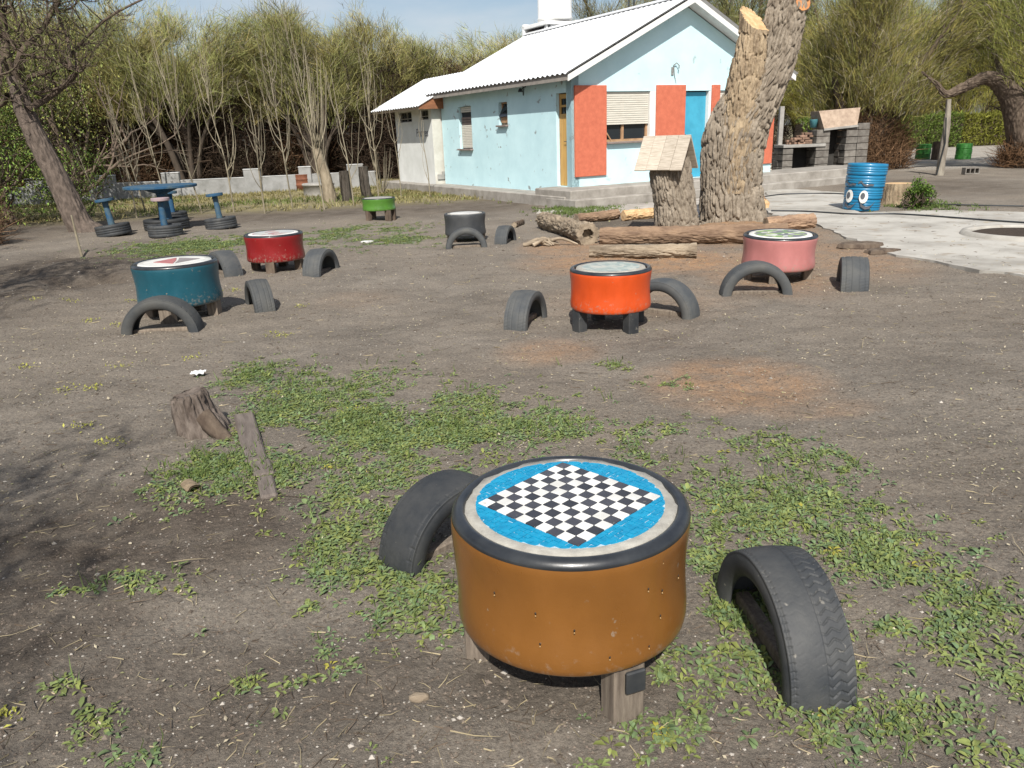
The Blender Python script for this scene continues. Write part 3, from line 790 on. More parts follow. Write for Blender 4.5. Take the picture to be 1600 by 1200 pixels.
def mosaic_mat(name, cols, sc):
    m = mat(name, cols[0], cols[0], rough=.4, spec=.4)
    N, L = m.node_tree.nodes, m.node_tree.links
    tc = N.new('ShaderNodeTexCoord'); vo = N.new('ShaderNodeTexVoronoi'); vo.inputs['Scale'].default_value = sc
    L.new(tc.outputs['Object'], vo.inputs['Vector'])
    r = N.new('ShaderNodeValToRGB'); r.color_ramp.interpolation = 'CONSTANT'
    sp = N.new('ShaderNodeSeparateColor'); L.new(vo.outputs['Color'], sp.inputs[0]); L.new(sp.outputs[0], r.inputs[0])
    r.color_ramp.elements[0].color = (*cols[0], 1)
    for i, c in enumerate(cols[1:]):
        e = r.color_ramp.elements.new((i + 1) / len(cols)); e.color = (*c, 1)
    L.new(r.outputs[0], N['Principled BSDF'].inputs['Base Color'])
    return m
TOPS = {
    'orange': mosaic_mat('pale_green_mosaic', [(.30, .36, .33), (.38, .42, .38), (.25, .31, .30), (.44, .45, .4)], 22),
    'pink': mosaic_mat('green_grey_mosaic', [(.17, .30, .12), (.55, .57, .52), (.16, .17, .19), (.32, .42, .2), (.20, .2, .22)], 16),
    'red': mosaic_mat('white_mosaic', [(.46, .48, .47), (.40, .43, .44), (.38, .2, .2), (.5, .5, .46)], 12),
    'teal': mosaic_mat('white_mosaic_plain', [(.66, .65, .62), (.6, .6, .57)], 14),
    'green': CONC, 'black': CONCW,
}

def tyre_table(kind, c, D, H, leg, label, rz, tilt=(0, 0), seed=0, legs=((.62, 45), (.62, 135), (.62, 225), (.62, 315)), board=False, lw=.085, dentk=1.0):
    R = D / 2
    t = thing('tyre_table', (c[0], c[1], -.01), label, 'table', 'painted tyre tables', rz, tilt[0], tilt[1])
    z0 = leg
    r0 = np.random.default_rng(seed)
    ph = r0.uniform(0, 6, 6)
    def dent(T, Z):
        k = np.clip(np.sin((Z - z0) / H * PI), 0, 1)
        return dentk * R * k * (.008 * np.sin(2 * T + ph[0]) + .008 * np.sin(3 * T + ph[1] + Z * 6) + .006 * np.sin(7 * T + ph[2] + 9 * Z))
    prof = [(.70, .015), (.88, .0), (.955, .010), (.981, .035), (.990, .08), (.990, .15), (.981, .24), (.970, .35), (.966, .46), (.969, .58), (.977, .69), (.988, .78), (.996, .86), (.998, .905), (.993, .93)]
    MB().lathe([(R * a, z0 + H * b) for a, b in prof], 96, dr=dent).build('drum', PAINT[kind], t, True)
    rp = [(.994, .928), (.999, .938), (.992, .96), (.97, .985), (.94, 1.0), (.915, 1.0), (.89, .988), (.878, .955)]
    MB().lathe([(R * a, z0 + H * b) for a, b in rp], 96).build('rim', RIM if kind != 'black' else PAINT['black'], t, True)
    zt = z0 + H * .985
    if board:
        mb = MB(); mb.lathe([(R * .895, zt - .012), (R * .868, zt + .002), (R * .79, zt + .001), (0.0, zt - .002)], 72, dr=lambda T, Z: .006 * np.sin(9 * T + ph[3]) * (np.abs(Z - zt - .002) < .001) + .004 * np.sin(23 * T) * (np.abs(Z - zt - .002) < .001))
        mb.build('mortar_bed', MORTAR, t, True)
    else:
        MB().lathe([(R * .85, zt - .012), (R * .83, zt + .002), (R * .70, zt + .003)], 60).build('tabletop_ring', MORTAR if kind in ('orange', 'green', 'black') else T_WHITE, t, True)
        mb = MB(); mb.disc(R * .705, zt + .0035, 48); mb.build('tabletop', TOPS[kind], t)
        if kind == 'teal':
            for pts, col in (([(-.30, 0), (0, -.3), (.02, .02), (0, .32)], (.42, .15, .15)), ([(.05, .02), (.03, -.28), (.36, .03), (.04, .3)], (.27, .24, .24))):
                MB().prism([(x * R * 1.6, y * R * 1.6) for x, y in pts], zt + .004, zt + .008).build('inlay', mat('inlay', col, rough=.4), t)
    for rr, an in legs:
        a = math.radians(an); x, y = R * rr * math.cos(a), R * rr * math.sin(a)
        lean = r0.normal(0, .012, 2)
        h = z0 + H * .12 + .03
        mb = MB(); mb.box((x, y, h / 2 - .03), (lw, lw * 1.25, h), rz=a + r0.normal(0, .12), ch=.006)
        lg = mb.build('leg', {'orange': RUB, 'red': BARKD, 'green': BARKD, 'black': BARKD}.get(kind, WOOD), t)
    return t

def tbl(tx, ty, w, foot_y, **k):
    """centre, diameter and height of a table from its top centre, width and standing distance"""
    d = fw + rt * (tx - 800) / FPX - up * (ty - 600) / FPX
    tt = foot_y / d[1]
    P = np.array([0, 0, CAM_H]) + d * tt
    return P, w * tt / FPX

TABLES = {}
P, D = tbl(890, 787, 370, 2.06)
fg = tyre_table('ochre', P, D, .363, P[2] - .345 + .004, 'large ochre tyre table with black and white checkerboard mosaic top', math.radians(0), seed=3, board=True, dentk=1.7,
                legs=((.84, 168), (.80, -64), (.80, 20), (.80, 110)), lw=.08)
TABLES['fg'] = (P, D)
zt = P[2] + .022 - .363 * .015
# ten by ten board standing on its corner, every tile a piece of its own
bt = bpy.data.objects.new('checkerboard', None); COL.objects.link(bt); bt.parent = fg; bt.location = (0, .006, zt + .003); bt.rotation_euler = (0, 0, PI / 4)
side = D * .775 / math.sqrt(2); ts = side / 10
tme = {}
for nm, mm in (('w', T_WHITE), ('d', T_DARK)):
    tb = MB(); tb.box((0, 0, 0), (ts * .955, ts * .955, .006), ch=.0012); tme[nm] = tb.mesh('tile'); tme[nm].materials.append(mm)
for i in range(10):
    for j in range(10):
        o = link('tile', tme['d' if (i + j) % 2 == 0 else 'w'], None, bt)
        o.location = (-side / 2 + ts * (i + .5), -side / 2 + ts * (j + .5), random.uniform(-.0006, .0006)); o.rotation_euler = (random.gauss(0, .009), random.gauss(0, .009), random.gauss(0, .022))
# crushed blue tesserae in the four segments round the board
mb, mg = MB(), MB(); rr = D * .397; q = .019
for seg in range(4):
    a0 = seg * PI / 2 + PI / 4
    R2 = np.array([[math.cos(a0), -math.sin(a0)], [math.sin(a0), math.cos(a0)]])
    for ix in range(-14, 15):
        for iy in range(0, 12):
            x = ix * q + random.uniform(-.001, .001); y = side / 2 + .009 + iy * q + random.uniform(-.001, .001)
            if math.hypot(x, y) > rr + .004: continue
            s = q * random.choice((.80, .86, .9, .93, 1.0)) / 2; w4 = []
            for dx, dy in ((-s, -s), (s, -s), (s, s), (-s, s)):
                c = np.array([x + dx + random.gauss(0, .0006), max(y + dy + random.gauss(0, .0006), side / 2 + .001)]); k_ = np.hypot(*c)
                w4.append(tuple(R2 @ (c if k_ < rr else c * rr / k_) + np.array([0, .006])))
            mb.prism(w4, zt - .001, zt + .004 + random.uniform(-.0006, .0006))
mb.build('blue_mosaic', T_BLUE, fg, kind='stuff')
MB().disc(rr, zt + .0012, 64, (0, .006)).build('grout', T_GROUT, fg)
# nail heads with rust drips on the drum side
mb = MB()
for px, py in ((827, 932), (832, 984), (987, 903), (1010, 912), (1008, 955), (990, 1003), (1010, 862), (770, 905), (745, 960), (880, 960), (930, 1010), (1040, 900)):
    x_ = (px - 890) / 184.0; an = -PI / 2 + math.asin(max(-.97, min(.97, x_))) ; zz_ = .19 + .345 * (1.0 - (py - 868 + 40 * x_ * x_) / 190.0)
    for dz, rd, k in ((0, .0028, 1), (-.008, .002, 0)):
        c = np.array([math.cos(an), math.sin(an), 0]) * D / 2 * .985; tg = np.array([-math.sin(an), math.cos(an), 0])
        v = [c + np.array([math.cos(an), math.sin(an), 0]) * .004 + np.array([0, 0, zz_ + dz])] + [c + tg * rd * math.cos(t) + np.array([0, 0, zz_ + dz + rd * 1.4 * math.sin(t)]) + np.array([math.cos(an), math.sin(an), 0]) * .001 for t in np.linspace(0, 2 * PI, 8, endpoint=False)]
        mb.add(v, None, [(0, 1 + i, 1 + (i + 1) % 8) for i in range(8)], (.03, .02, .015) if k else (.38, .25, .12))
mb.build('nail_heads', mat('nail', (1, 1, 1), (.8, .8, .8), rough=.6, tint=True), fg, kind='stuff')
# rubber strap and side plate on the near leg
a = math.radians(-64); lx, ly = D / 2 * .80 * math.cos(a), D / 2 * .80 * math.sin(a)
MB().box((lx + .028, ly - .05, .165), (.06, .014, .07), rz=.35, ch=.004).build('rubber_strip', RUB, fg)

for kind, tx, ty, w, fy, legh, label, rz, tilt, legs, lw in [
    ('orange', 954, 417, 128, 6.45, .175, 'bright orange tyre table on chunky tread-covered legs', .1, (0, .0), ((.84, -166), (.84, -68), (.8, 20), (.8, 100)), .085),
    ('teal', 273, 408, 128, 7.55, .15, 'dark teal tyre table with white ring and red inlay on top', .3, (0, 0), ((.8, -20), (.8, -110), (.8, 160), (.8, 70)), .1),
    ('red', 427, 364, 90, 10.2, .155, 'glossy red tyre table with pale mosaic top', .2, (0, 0), ((.86, -100), (.8, -20), (.8, 160), (.8, 80)), .09),
    ('pink', 1218, 365, 112, 8.25, .15, 'salmon pink tyre table with green and grey mosaic top', .3, (.03, 0), ((.8, -35), (.7, -130), (.8, 150), (.8, 60)), .095),
    ('black', 726, 333, 65, 12.4, .12, 'unpainted black tyre table with pale cement top', .2, (0, 0), ((.8, -30), (.8, -150), (.8, 150), (.8, 30)), .09),
    ('green', 591, 309, 52, 16.4, .21, 'grass green tyre table standing alone by the saplings', .5, (0, 0), ((.85, -160), (.85, -75), (.85, -30), (.8, 100)), .085)]:
    P, D = tbl(tx, ty, w, fy)
    TABLES[kind] = (P, D)
    tyre_table(kind, P, D, P[2] - legh + .015, legh, label, rz, tilt, len(label), legs, lw=lw)

# ------------------------------------------------------------------ half tyre seats, cut tyres standing as arches
def tread_depth(kind, s, x, hw):
    u = x / hw
    if kind == 'zig':
        u = -u
        zz_ = np.abs(((u * 2.2) % 1.0) - .5) * .03
        lat = (((s + zz_ + .012 * np.abs(u)) / .028) % 1.0) < .2
        deep = .005 * np.clip((u - .05) / .25, .08, 1) * np.clip(.35 + 1.3 * vn(s * 7, x * 30, None, 9), .2, 1)
        cen = np.abs(u - .12) < .025
        sh = (np.abs(u + .86) < .03)
        tick = ((s / .022) % 1.0 < .2) & (u < -.8)
        return np.where(lat, deep, 0) + np.where(cen, .005, 0) + np.where(sh, .003, 0) + np.where(tick, .003, 0)
    if kind == 'worn':
        tick = ((s / .05) % 1.0 < .1) & (np.abs(u) > .72) & (np.abs(u) < .97)
        ring = np.abs(np.abs(u) - .82) < .025
        return np.where(tick, .004, 0) + np.where(ring, .0025, 0) + .0015 * (vn(s * 60, x * 60, None, 4) - .5)
    rib = (np.abs(np.abs(u) - .26) < .045) | (np.abs(np.abs(u) - .7) < .04)
    sipe = ((s / .03 + .3 * np.sin(u * 5)) % 1.0 < .14) & (np.abs(u) > .3)
    return np.where(rib, .005, 0) + np.where(sipe, .003, 0)

def half_tyre(kind, R=.30, w=.19, na=240, nt=49):
    hw = w / 2
    a = np.linspace(-.04, PI + .04, na)
    x = np.linspace(-hw * .93, hw * .93, nt)
    crown = R - .010 * (x / hw) ** 2
    loop = [(crown[i], x[i], 1) for i in range(nt)]
    side = [(.975, .96), (.955, .985), (.945, .975), (.93, 1.0), (.90, 1.03), (.86, 1.045), (.81, 1.03), (.77, .98), (.735, .92), (.715, .86), (.705, .78), (.715, .72)]
    inner = [(.76, .78), (.81, .89), (.87, .92), (.92, .82), (.94, .5), (.945, 0)]
    rt_ = [(R * r, hw * y, 0) for r, y in side + inner]
    lf = [(R * r, -hw * y, 0) for r, y in (side + inner[:-1])][::-1]
    loop = np.array(loop + rt_ + lf)
    A, I = np.meshgrid(a, np.arange(len(loop)), indexing='ij')
    Rr = loop[I, 0]; X = loop[I, 1]
    Rr = Rr - np.where(loop[I, 2] > 0, tread_depth(kind, A * R, X, hw), 0)
    P = np.stack([Rr * np.cos(A), X, Rr * np.sin(A)], -1)
    mb = MB(); mb.grid(np.swapaxes(P, 0, 1), True)
    return mb.mesh('half_tyre_' + kind, True)
HT = {'zig': half_tyre('zig', na=420, nt=61), 'worn': half_tyre('worn'), 'rib': half_tyre('rib', na=200, nt=45)}
HTM = {}
for k in HT:
    for nm, mm in (('d', RUB), ('g', RUBG)):
        me = HT[k].copy(); me.materials.append(mm); HTM[(k, nm)] = me

def seat(c, heading, R, kind, tone, label, board=(True, .0), wid=1.0, tilt=0.0, post=False):
    s = R / .30
    t = thing('tyre_stool', (c[0], c[1], -.015), label, 'stool', 'half tyre seats set round the tables', heading, tilt)
    o = link('half_tyre', HTM[(kind, tone)], None, t); o.scale = (s, s * wid, s)
    if board[0]:
        MB().box((0, board[1], .03), (R * 1.5, .05, .045), ch=.006).build('base_board', WOOD, t)
    return t

def seat_px(p, q, R, *a, **k):
    P, Q = G(*p), G(*q); c = (P + Q) / 2; d = Q - P
    return seat(c, math.atan2(d[1], d[0]), R, *a, **k)

seat((-.27, 2.83), math.radians(43), .305, 'worn', 'd', 'worn smooth half tyre seat behind the ochre table on its left', (True, -.02), 1.12)
seat((.835, 2.11), math.radians(95), .318, 'zig', 'd', 'half tyre seat with zigzag tread right of the ochre table', (True, .03), 1.0)
def seat_c(px, py, head, R, *a, **k):
    c = G(px, py); return seat(c, math.radians(head), R, *a, **k)
seat_c(822, 503, 68, .30, 'rib', 'g', 'half tyre seat left of the bright orange table', wid=1.1)
seat_c(1034, 490, -38, .335, 'worn', 'g', 'half tyre seat behind the right side of the bright orange table', wid=1.0)
seat_c(256, 519, 6, .345, 'worn', 'g', 'half tyre arch seat in front of the dark teal table', wid=1.0)
seat_c(407, 481, 117, .31, 'rib', 'g', 'half tyre seat right of the dark teal table, its tread facing out', wid=1.0)
seat_c(352, 429, 131, .33, 'worn', 'g', 'half tyre seat between the teal and the red table', wid=1.1)
seat_c(503, 427, 78, .33, 'rib', 'g', 'half tyre seat right of the red table', wid=1.1)
seat_c(729, 387, 3, .315, 'rib', 'g', 'half tyre arch seat in front of the black table')
seat_c(790, 379, 72, .28, 'rib', 'g', 'half tyre seat right of the black table', wid=1.1)
seat_c(1180, 460, -7, .345, 'worn', 'g', 'half tyre arch seat in front of the pink table')
seat_c(1331, 446, 71, .31, 'rib', 'g', 'half tyre seat right of the pink table by the concrete yard', wid=1.3)

# ------------------------------------------------------------------ logs, stumps, the pollarded trunk
def W3(px, py, Y):
    d = fw + rt * (px - 800) / FPX - up * (py - 600) / FPX
    return np.array([0, 0, CAM_H]) + d * (Y / d[1])

tr = thing('felled_tree', (3.9, 13.45, 0), 'huge furrowed tree trunk with one limb sawn off, beside the roofed stump', 'tree')
org = np.array([3.9, 13.45, 0.0])
px2 = lambda L: [W3(x, y, 13.45) - org for x, y in L]
mb = MB()
plate_bark(mb, [(-.02, 0, -.15)] + px2([(1144, 345), (1142, 300), (1145, 250), (1157, 200), (1181, 150), (1206, 100), (1221, 50), (1234, 0), (1246, -50), (1258, -110)]),
          [.70, .575, .515, .50, .475, .425, .37, .335, .305, .28, .24], 320, 460, .055, .062, .36, 11, .08)
mb.build('trunk', BARK, tr, True)
mb = MB()
pp = px2([(1140, 300), (1146, 230), (1156, 165), (1164, 110), (1169, 78), (1173, 50)]); pp = [p + np.array([0, -.14, 0]) for p in pp]
ring = plate_bark(mb, pp, [.36, .36, .33, .28, .25, .23], 190, 250, .042, .05, .30, 23, .08)
mb.build('sawn_limb', BARKT, tr, True)
mb = MB(); R_ = ring[-1]; c = R_.mean(0); R2_ = c + (R_ - c) * 1.0
tilt = (R2_ - c) @ np.array([.5, -.85, 0]); R2_ = R2_ - np.outer(tilt, np.array([0, 0, 1.0])) + np.array([0, 0, .16])
n = len(R_); mb.add(np.vstack([R_, R2_]), [(i, (i + 1) % n, n + (i + 1) % n, n + i) for i in range(n)]); mb.build('limb_top', BARKT, tr, True)
mb = MB(); cap_ring(mb, R2_, .01); mb.build('saw_cut', CUTW, tr, False, None, 'pale freshly sawn end of the limb')
mb = MB(); pp = [p + np.array([0, -.06, 0]) for p in px2([(1133, 352), (1131, 300), (1130, 250), (1131, 208), (1140, 168), (1150, 132)])]
plate_bark(mb, pp, [.42, .40, .385, .34, .24, .10], 240, 240, .05, .06, .34, 37, .09)
mb.build('trunk_shoulder', BARK, tr, True)
q = W3(1254, 6, 13.25) - org
mb = MB(); r_ = bark_tube(mb, [q + np.array([-.12, .2, -.05]), q + np.array([-.02, .03, 0]), q + np.array([.0, -.03, .02])], [.17, .15, .135], 40, 12, .01, 6, 2, 8)
mb.build('limb_scar', BARK, tr, True); mb = MB(); cap_ring(mb, r_[-1], .005); mb.build('saw_cut', mat('cut_wood_orange', (.55, .25, .10), (.42, .18, .07), scale=10), tr)

# roofed stump
so = G(1057, 362)
bs = thing('roofed_stump', so, 'tree stump wearing a small gabled roof of pale boards', 'stump')
mb = MB(); ring = plate_bark(mb, [(.02, 0, -.1), (0, 0, .1), (-.04, 0, .45), (-.1, 0, .8), (-.15, 0, 1.12)], [.37, .355, .335, .33, .32], 220, 170, .035, .045, .28, 51, .05)
cap_ring(mb, ring[-1], .0); mb.build('stump', BARK, bs, True)
ra = bpy.data.objects.new('roof', None); COL.objects.link(ra); ra.parent = bs; ra.location = (-.2, -.04, 1.48); ra.rotation_euler = (0, 0, math.radians(-36))
for sgn, n in ((-1, 4), (1, 4)):
    for i in range(n):
        wd = .80 / n
        Rm = Matrix.Rotation(sgn * math.radians(-57), 3, 'X')
        cy = np.array(Rm) @ np.array([0, .29 * sgn, -.0])
        b = MB(); b.box((0, 0, 0), (wd - .004, .60, .022), ch=.003)
        o = b.build('roof_board', WOODL, ra); o.rotation_euler = Rm.to_euler()
        o.location = (-.40 + wd * (i + .5), cy[1], cy[2] + random.uniform(-.004, .004))

def log(name, a, b, r, mm, label, seed, ends=None, hollow=False, zoff=0, amp=.018):
    a, b = np.asarray(a, float), np.asarray(b, float)
    r0, r1 = r if isinstance(r, tuple) else (r, r)
    c = (a + b) / 2; L = np.linalg.norm((b - a)[:2]); hd = math.atan2(b[1] - a[1], b[0] - a[0])
    t = thing(name, (c[0], c[1], 0), label, 'log', 'logs lying round the big trunk', hd)
    mb = MB(); k = np.random.default_rng(seed)
    xs = np.linspace(-L / 2, L / 2, 5)
    pts = [(x, k.normal(0, .012), (r0 + (r1 - r0) * i / 4) * .9 + zoff) for i, x in enumerate(xs)]
    P = bark_tube(mb, pts, list(np.linspace(r0, r1, 5) * (1 + k.normal(0, .03, 5))), 80, 160, amp, 8, 5.0, seed, .06)
    mb.build('bark', mm, t, True)
    for e, ring in (('a', P[0]), ('b', P[-1])):
        mb = MB()
        if hollow and e == 'b':
            c0 = ring.mean(0); inn = c0 + (ring - c0) * .5; deep = inn + np.array([-.12, 0, 0]); n = len(ring)
            mb.add(np.vstack([ring, inn, deep, deep.mean(0)]), [(i, (i + 1) % n, n + (i + 1) % n, n + i) for i in range(n)] + [(n + i, n + (i + 1) % n, 2 * n + (i + 1) % n, 2 * n + i) for i in range(n)], [(3 * n, 2 * n + i, 2 * n + (i + 1) % n) for i in range(n)])
        else: cap_ring(mb, ring if e == 'b' else ring[::-1], .004)
        mb.build('cut_end', ends or LOGG, t)
    return t
log('log', G(850, 356), G(921, 383), (.15, .175), LOGG, 'thick rough grey log with a hollow end pointing at the viewer', 61, hollow=True, amp=.03)
log('log', (1.38, 11.42, 0), (3.95, 10.92, 0), (.135, .15), LOGM, 'long reddish brown log in front of the roofed stump', 62)
log('log', G(921, 403), G(1088, 402), (.085, .095), LOGG, 'short pale weathered log in front of the long one', 63)
log('log', G(900, 349), G(966, 342), (.09, .10), LOGM, 'thin tan log lying behind the hollow log', 64)
log('log', G(1035, 340), G(974, 345), (.11, .10), CUTW, 'debarked pale log with a yellow sawn end left of the roofed stump', 65, ends=CUTW)
log('log', G(1196, 362), G(1268, 357), (.12, .13), LOGM, 'brown log behind the pink table at the yard edge', 66)
log('log', G(1188, 318), G(1193, 327), (.10, .105), LOGM, 'short round log end lying right of the big trunk', 67, ends=CUTW)
log('log', G(806, 356), G(818, 350), (.055, .05), BARKD, 'charred little log behind the seat of the black table', 68)
# dead branch pile
bp_ = thing('dead_branch', G(865, 385), 'grey dead branch lying on the soil left of the hollow log', 'branch')
mb = MB()
for i in range(7):
    a = random.uniform(-.5, .5); L = random.uniform(.25, .6); x = random.uniform(-.25, .2)
    mb.tube(spline([(x - L / 2, a * .3, .04), (x, random.uniform(-.06, .06), .09 + random.uniform(-.04, .05)), (x + L / 2, -a * .3, .03)], 8), np.linspace(.035, .012, 8), 6)
mb.build('branch_wood', LOGG, bp_, True)

# foreground stump and strip of buried boards
st = thing('stump', G(312, 676), 'low ragged grey stump among the weeds', 'stump')
mb = MB(); ring = bark_tube(mb, [(.02, 0, -.08), (.015, 0, .02), (-.02, .01, .12), (-.035, .02, .215), (-.04, .02, .24)], [.175, .15, .12, .105, .092], 110, 60, .022, 9, 4, 71, .1)
rg = ring[-1] + np.stack([0 * ring[-1][:, 0], 0 * ring[-1][:, 0], .03 * (fbm(ring[-1][:, 0] * 30, ring[-1][:, 1] * 30, None, 2, 2) - .5)], -1)
cap_ring(mb, rg, -.02); mb.build('stump_wood', mat('stump_grey', (.20, .165, .14), (.09, .07, .058), rough=.95, scale=14, stretch=(1, 1, .3), bump=.8, bscale=40), st, True)
mb = MB(); bark_tube(mb, [(.06, -.05, .12), (.16, -.1, .03), (.28, -.16, -.03)], [.06, .05, .02], 24, 16, .01, 6, 3, 3); mb.build('root', BARKD, st, True)
a, b = G(382, 654), G(420, 776)
mid = (a + b) / 2; mid[2] = float(ground_h(mid[0], mid[1])) + .012
strip = thing('buried_strip', mid, 'weathered strip of old boards sunk in the ground beside the stump', 'board', rz=math.atan2(b[1] - a[1], b[0] - a[0]))
STRIP = mat('old_board', (.18, .152, .132), (.11, .09, .078), rough=.95, scale=10, stretch=(.5, 4, 4), bump=.6, bscale=30, bdist=.008)
L = np.linalg.norm(b - a)
for x0, x1, w, dz in ((-.5, .16, .115, -.016), (.175, .34, .10, -.014), (.36, .56, .08, -.014)):
    MB().box(((x0 + x1) / 2 * L, random.uniform(-.01, .01), dz), ((x1 - x0) * L, w, .05), ch=.01, rz=random.gauss(0, .03)).build('board', STRIP, strip)
ch = thing('wood_chunk', G(300, 768), 'small hollow curl of bark lying left of the buried strip', 'bark')
mb = MB(); th = np.linspace(-.4, PI * .9, 12)
P = np.array([[((.035 + .004 * math.sin(5 * t + s * 30)) * math.cos(t), s, .02 + (.03) * math.sin(t)) for t in th] for s in np.linspace(-.05, .05, 6)]); mb.grid(P); P2 = P * np.array([.8, .95, .8]) + np.array([0, 0, .002]); mb.grid(P2)
mb.build('bark_curl', BARKT, ch, True); ch.rotation_euler = (0, 0, .7)
lit = thing('paper_scrap', G(311, 588), 'crumpled white paper scrap behind the low stump', 'litter')
u_, v_ = np.meshgrid(np.linspace(-1, 1, 9), np.linspace(-1, 1, 9), indexing='ij')
P = np.stack([u_ * .05, v_ * .04, .018 + .03 * (fbm(u_ * 2 + 4, v_ * 2 + 4, None, 3, 2)) ], -1); MB().grid(P).build('paper', mat('paper', (.8, .8, .8), rough=.7), lit)
for i, (px, py, s, lab) in enumerate([(575, 379, .11, 'flat pale stone in the grass left of the black table'), (655, 1093, .03, 'small round tan pebble left of the ochre table'), (1345, 388, .3, 'dark broken slab at the yard edge behind the pink table seat'), (1375, 396, .22, 'smaller dark broken slab piece at the yard edge'), (207, 309, .22, 'white stone by the low wall beyond the blue stools')]):
    mb = MB(); r_ = np.random.default_rng(i)
    th = np.linspace(0, 2 * PI, 14, endpoint=False); rad = 1 + r_.normal(0, .12, 14)
    fl = .28 if i in (0, 2, 3) else .6
    P = np.array([[(s * rad[k] * math.cos(t) * f, s * .6 * rad[k] * math.sin(t) * f, s * fl * z) for f, z in ((.9, -.3), (1, .3), (.93, .8), (.6, 1), (0, 1.02))] for k, t in enumerate(th)])
    mb.grid(P, True); o = mb.build('stone', [CONCW, LOGG, BARKD, BARKD, CONCW][i], None, i == 1); o.location = tuple(G(px, py)); tag(o, lab, 'stone')

# ------------------------------------------------------------------ tyres, barrel with a face, barrels, posts
def flat_tyre_prof(R, h, z0=0):
    return [(R * .62, z0 + h * .5), (R * .6, z0 + h * .12), (R * .64, z0 + .0), (R * .80, z0 - .003), (R * .96, z0 + h * .02), (R * .99, z0 + h * .07), (R * .997, z0 + h * .27), (R * .982, z0 + h * .29), (R * .982, z0 + h * .32), (R * 1.0, z0 + h * .34), (R * 1.0, z0 + h * .48), (R * .98, z0 + h * .5), (R * 1.0, z0 + h * .52), (R * 1.0, z0 + h * .66), (R * .982, z0 + h * .68), (R * .982, z0 + h * .71), (R * .997, z0 + h * .73), (R * .99, z0 + h * .93), (R * .96, z0 + h * .98), (R * .80, z0 + h * 1.003), (R * .64, z0 + h), (R * .6, z0 + h * .88), (R * .62, z0 + h * .5)]
BLUEP = mat('barrel_blue', (.010, .175, .34), (.007, .135, .27), rough=.4, scale=4, spec=.5, coat=.15)
bc = G(1357, 331) + np.array([0, .33, 0])
bar = thing('tyre_bin', (bc[0], bc[1], .0), 'blue painted bin of stacked tyres with a cartoonish face', 'bin', ry=math.radians(3))
for i in range(4):
    R_ = (.325, .335, .345, .35)[i]
    o = MB().lathe(flat_tyre_prof(R_, .213, i * .213), 64, (.004 * i, .002 * i, 0)).build('tyre', BLUEP, bar, True)
def curved_patch(pts, R, z, an, mm, name, parent, push=.007):
    p = np.asarray(pts, float); c = p.mean(0); n = len(p)
    full = np.vstack([p, c + (p - c) * .5, c])
    V = []
    for r in (R + push, R + .0):
        for a, b in full: V.append((r * math.cos(an + a / R), r * math.sin(an + a / R), z + b))
    m = 2 * n + 1; q, t = [], []
    for i in range(n):
        j = (i + 1) % n
        q += [(i, j, n + j, n + i), (i, m + i, m + j, j)]; t += [(n + i, n + j, 2 * n)]
    return MB().add(V, q, t).build(name, mm, parent)
ell_ = lambda a, b, n=20, cx=0, cy=0: [(cx + a * math.cos(t), cy + b * math.sin(t)) for t in np.linspace(0, 2 * PI, n, endpoint=False)]
GREYP = mat('face_grey', (.10, .105, .12), (.07, .075, .085), rough=.6)
for dx in (-.36, -.10):
    an = -PI / 2 - .10 + dx / .35
    e = curved_patch(ell_(.075, .115), .352, .265, an, T_WHITE, 'eye', bar)
    curved_patch(ell_(.038, .06, 16, -.015, .015), .360, .265, an, GREYP, 'pupil', e, .004)
for dx, nm in ((.0, 'cheek'), (-.31, 'cheek')):
    an = -PI / 2 - .12 + dx / .35
    cres = [(-.14, .07), (-.10, -.01), (-.03, -.05), (.05, -.03), (.12, .06), (.15, .13), (.10, .02), (.03, -.10), (-.05, -.115), (-.12, -.06)]
    s_ = [(a_, b_) for a_, b_ in cres]
    p_ = np.array(s_); V = []
    for r in (.358, .35):
        for a_, b_ in s_: V.append((r * math.cos(an + a_ / .35), r * math.sin(an + a_ / .35), .135 + b_ * .8))
    idx = [0, 1, 2, 3, 4, 5, 6, 7, 8, 9]
    q = [(0, 1, 8, 9), (1, 2, 7, 8), (2, 3, 6, 7), (3, 4, 5, 6)]
    MB().add(V, q).build(nm, GREYP, bar)
    bw = [(-.14, .02), (-.09, .055), (-.04, .0), (.02, -.02), (.08, .0), (.14, -.01), (.13, -.04), (.08, -.035), (.02, -.055), (-.04, -.035), (-.09, .02), (-.13, -.01)]
    an = -PI / 2 - .12 + (dx - .08) / .35
    V = [(.352 * math.cos(an + a_ / .35), .352 * math.sin(an + a_ / .35), .50 + b_) for a_, b_ in bw]
    MB().add(V, [(0, 1, 10, 11), (1, 2, 9, 10), (2, 3, 8, 9), (3, 4, 7, 8), (4, 5, 6, 7)]).build('eyebrow', GREYP, bar)

st = thing('stump', G(1407, 322), 'pale sawn stump right of the blue tyre bin', 'stump')
mb = MB(); ring = bark_tube(mb, [(0, .2, -.05), (0, .2, .15), (0, .2, .42)], [.30, .265, .255], 90, 40, .02, 12, 2, 81)
mb.build('stump_bark', BARKT, st, True); mb = MB(); cap_ring(mb, ring[-1], .0); mb.build('saw_cut', CUTW, st)

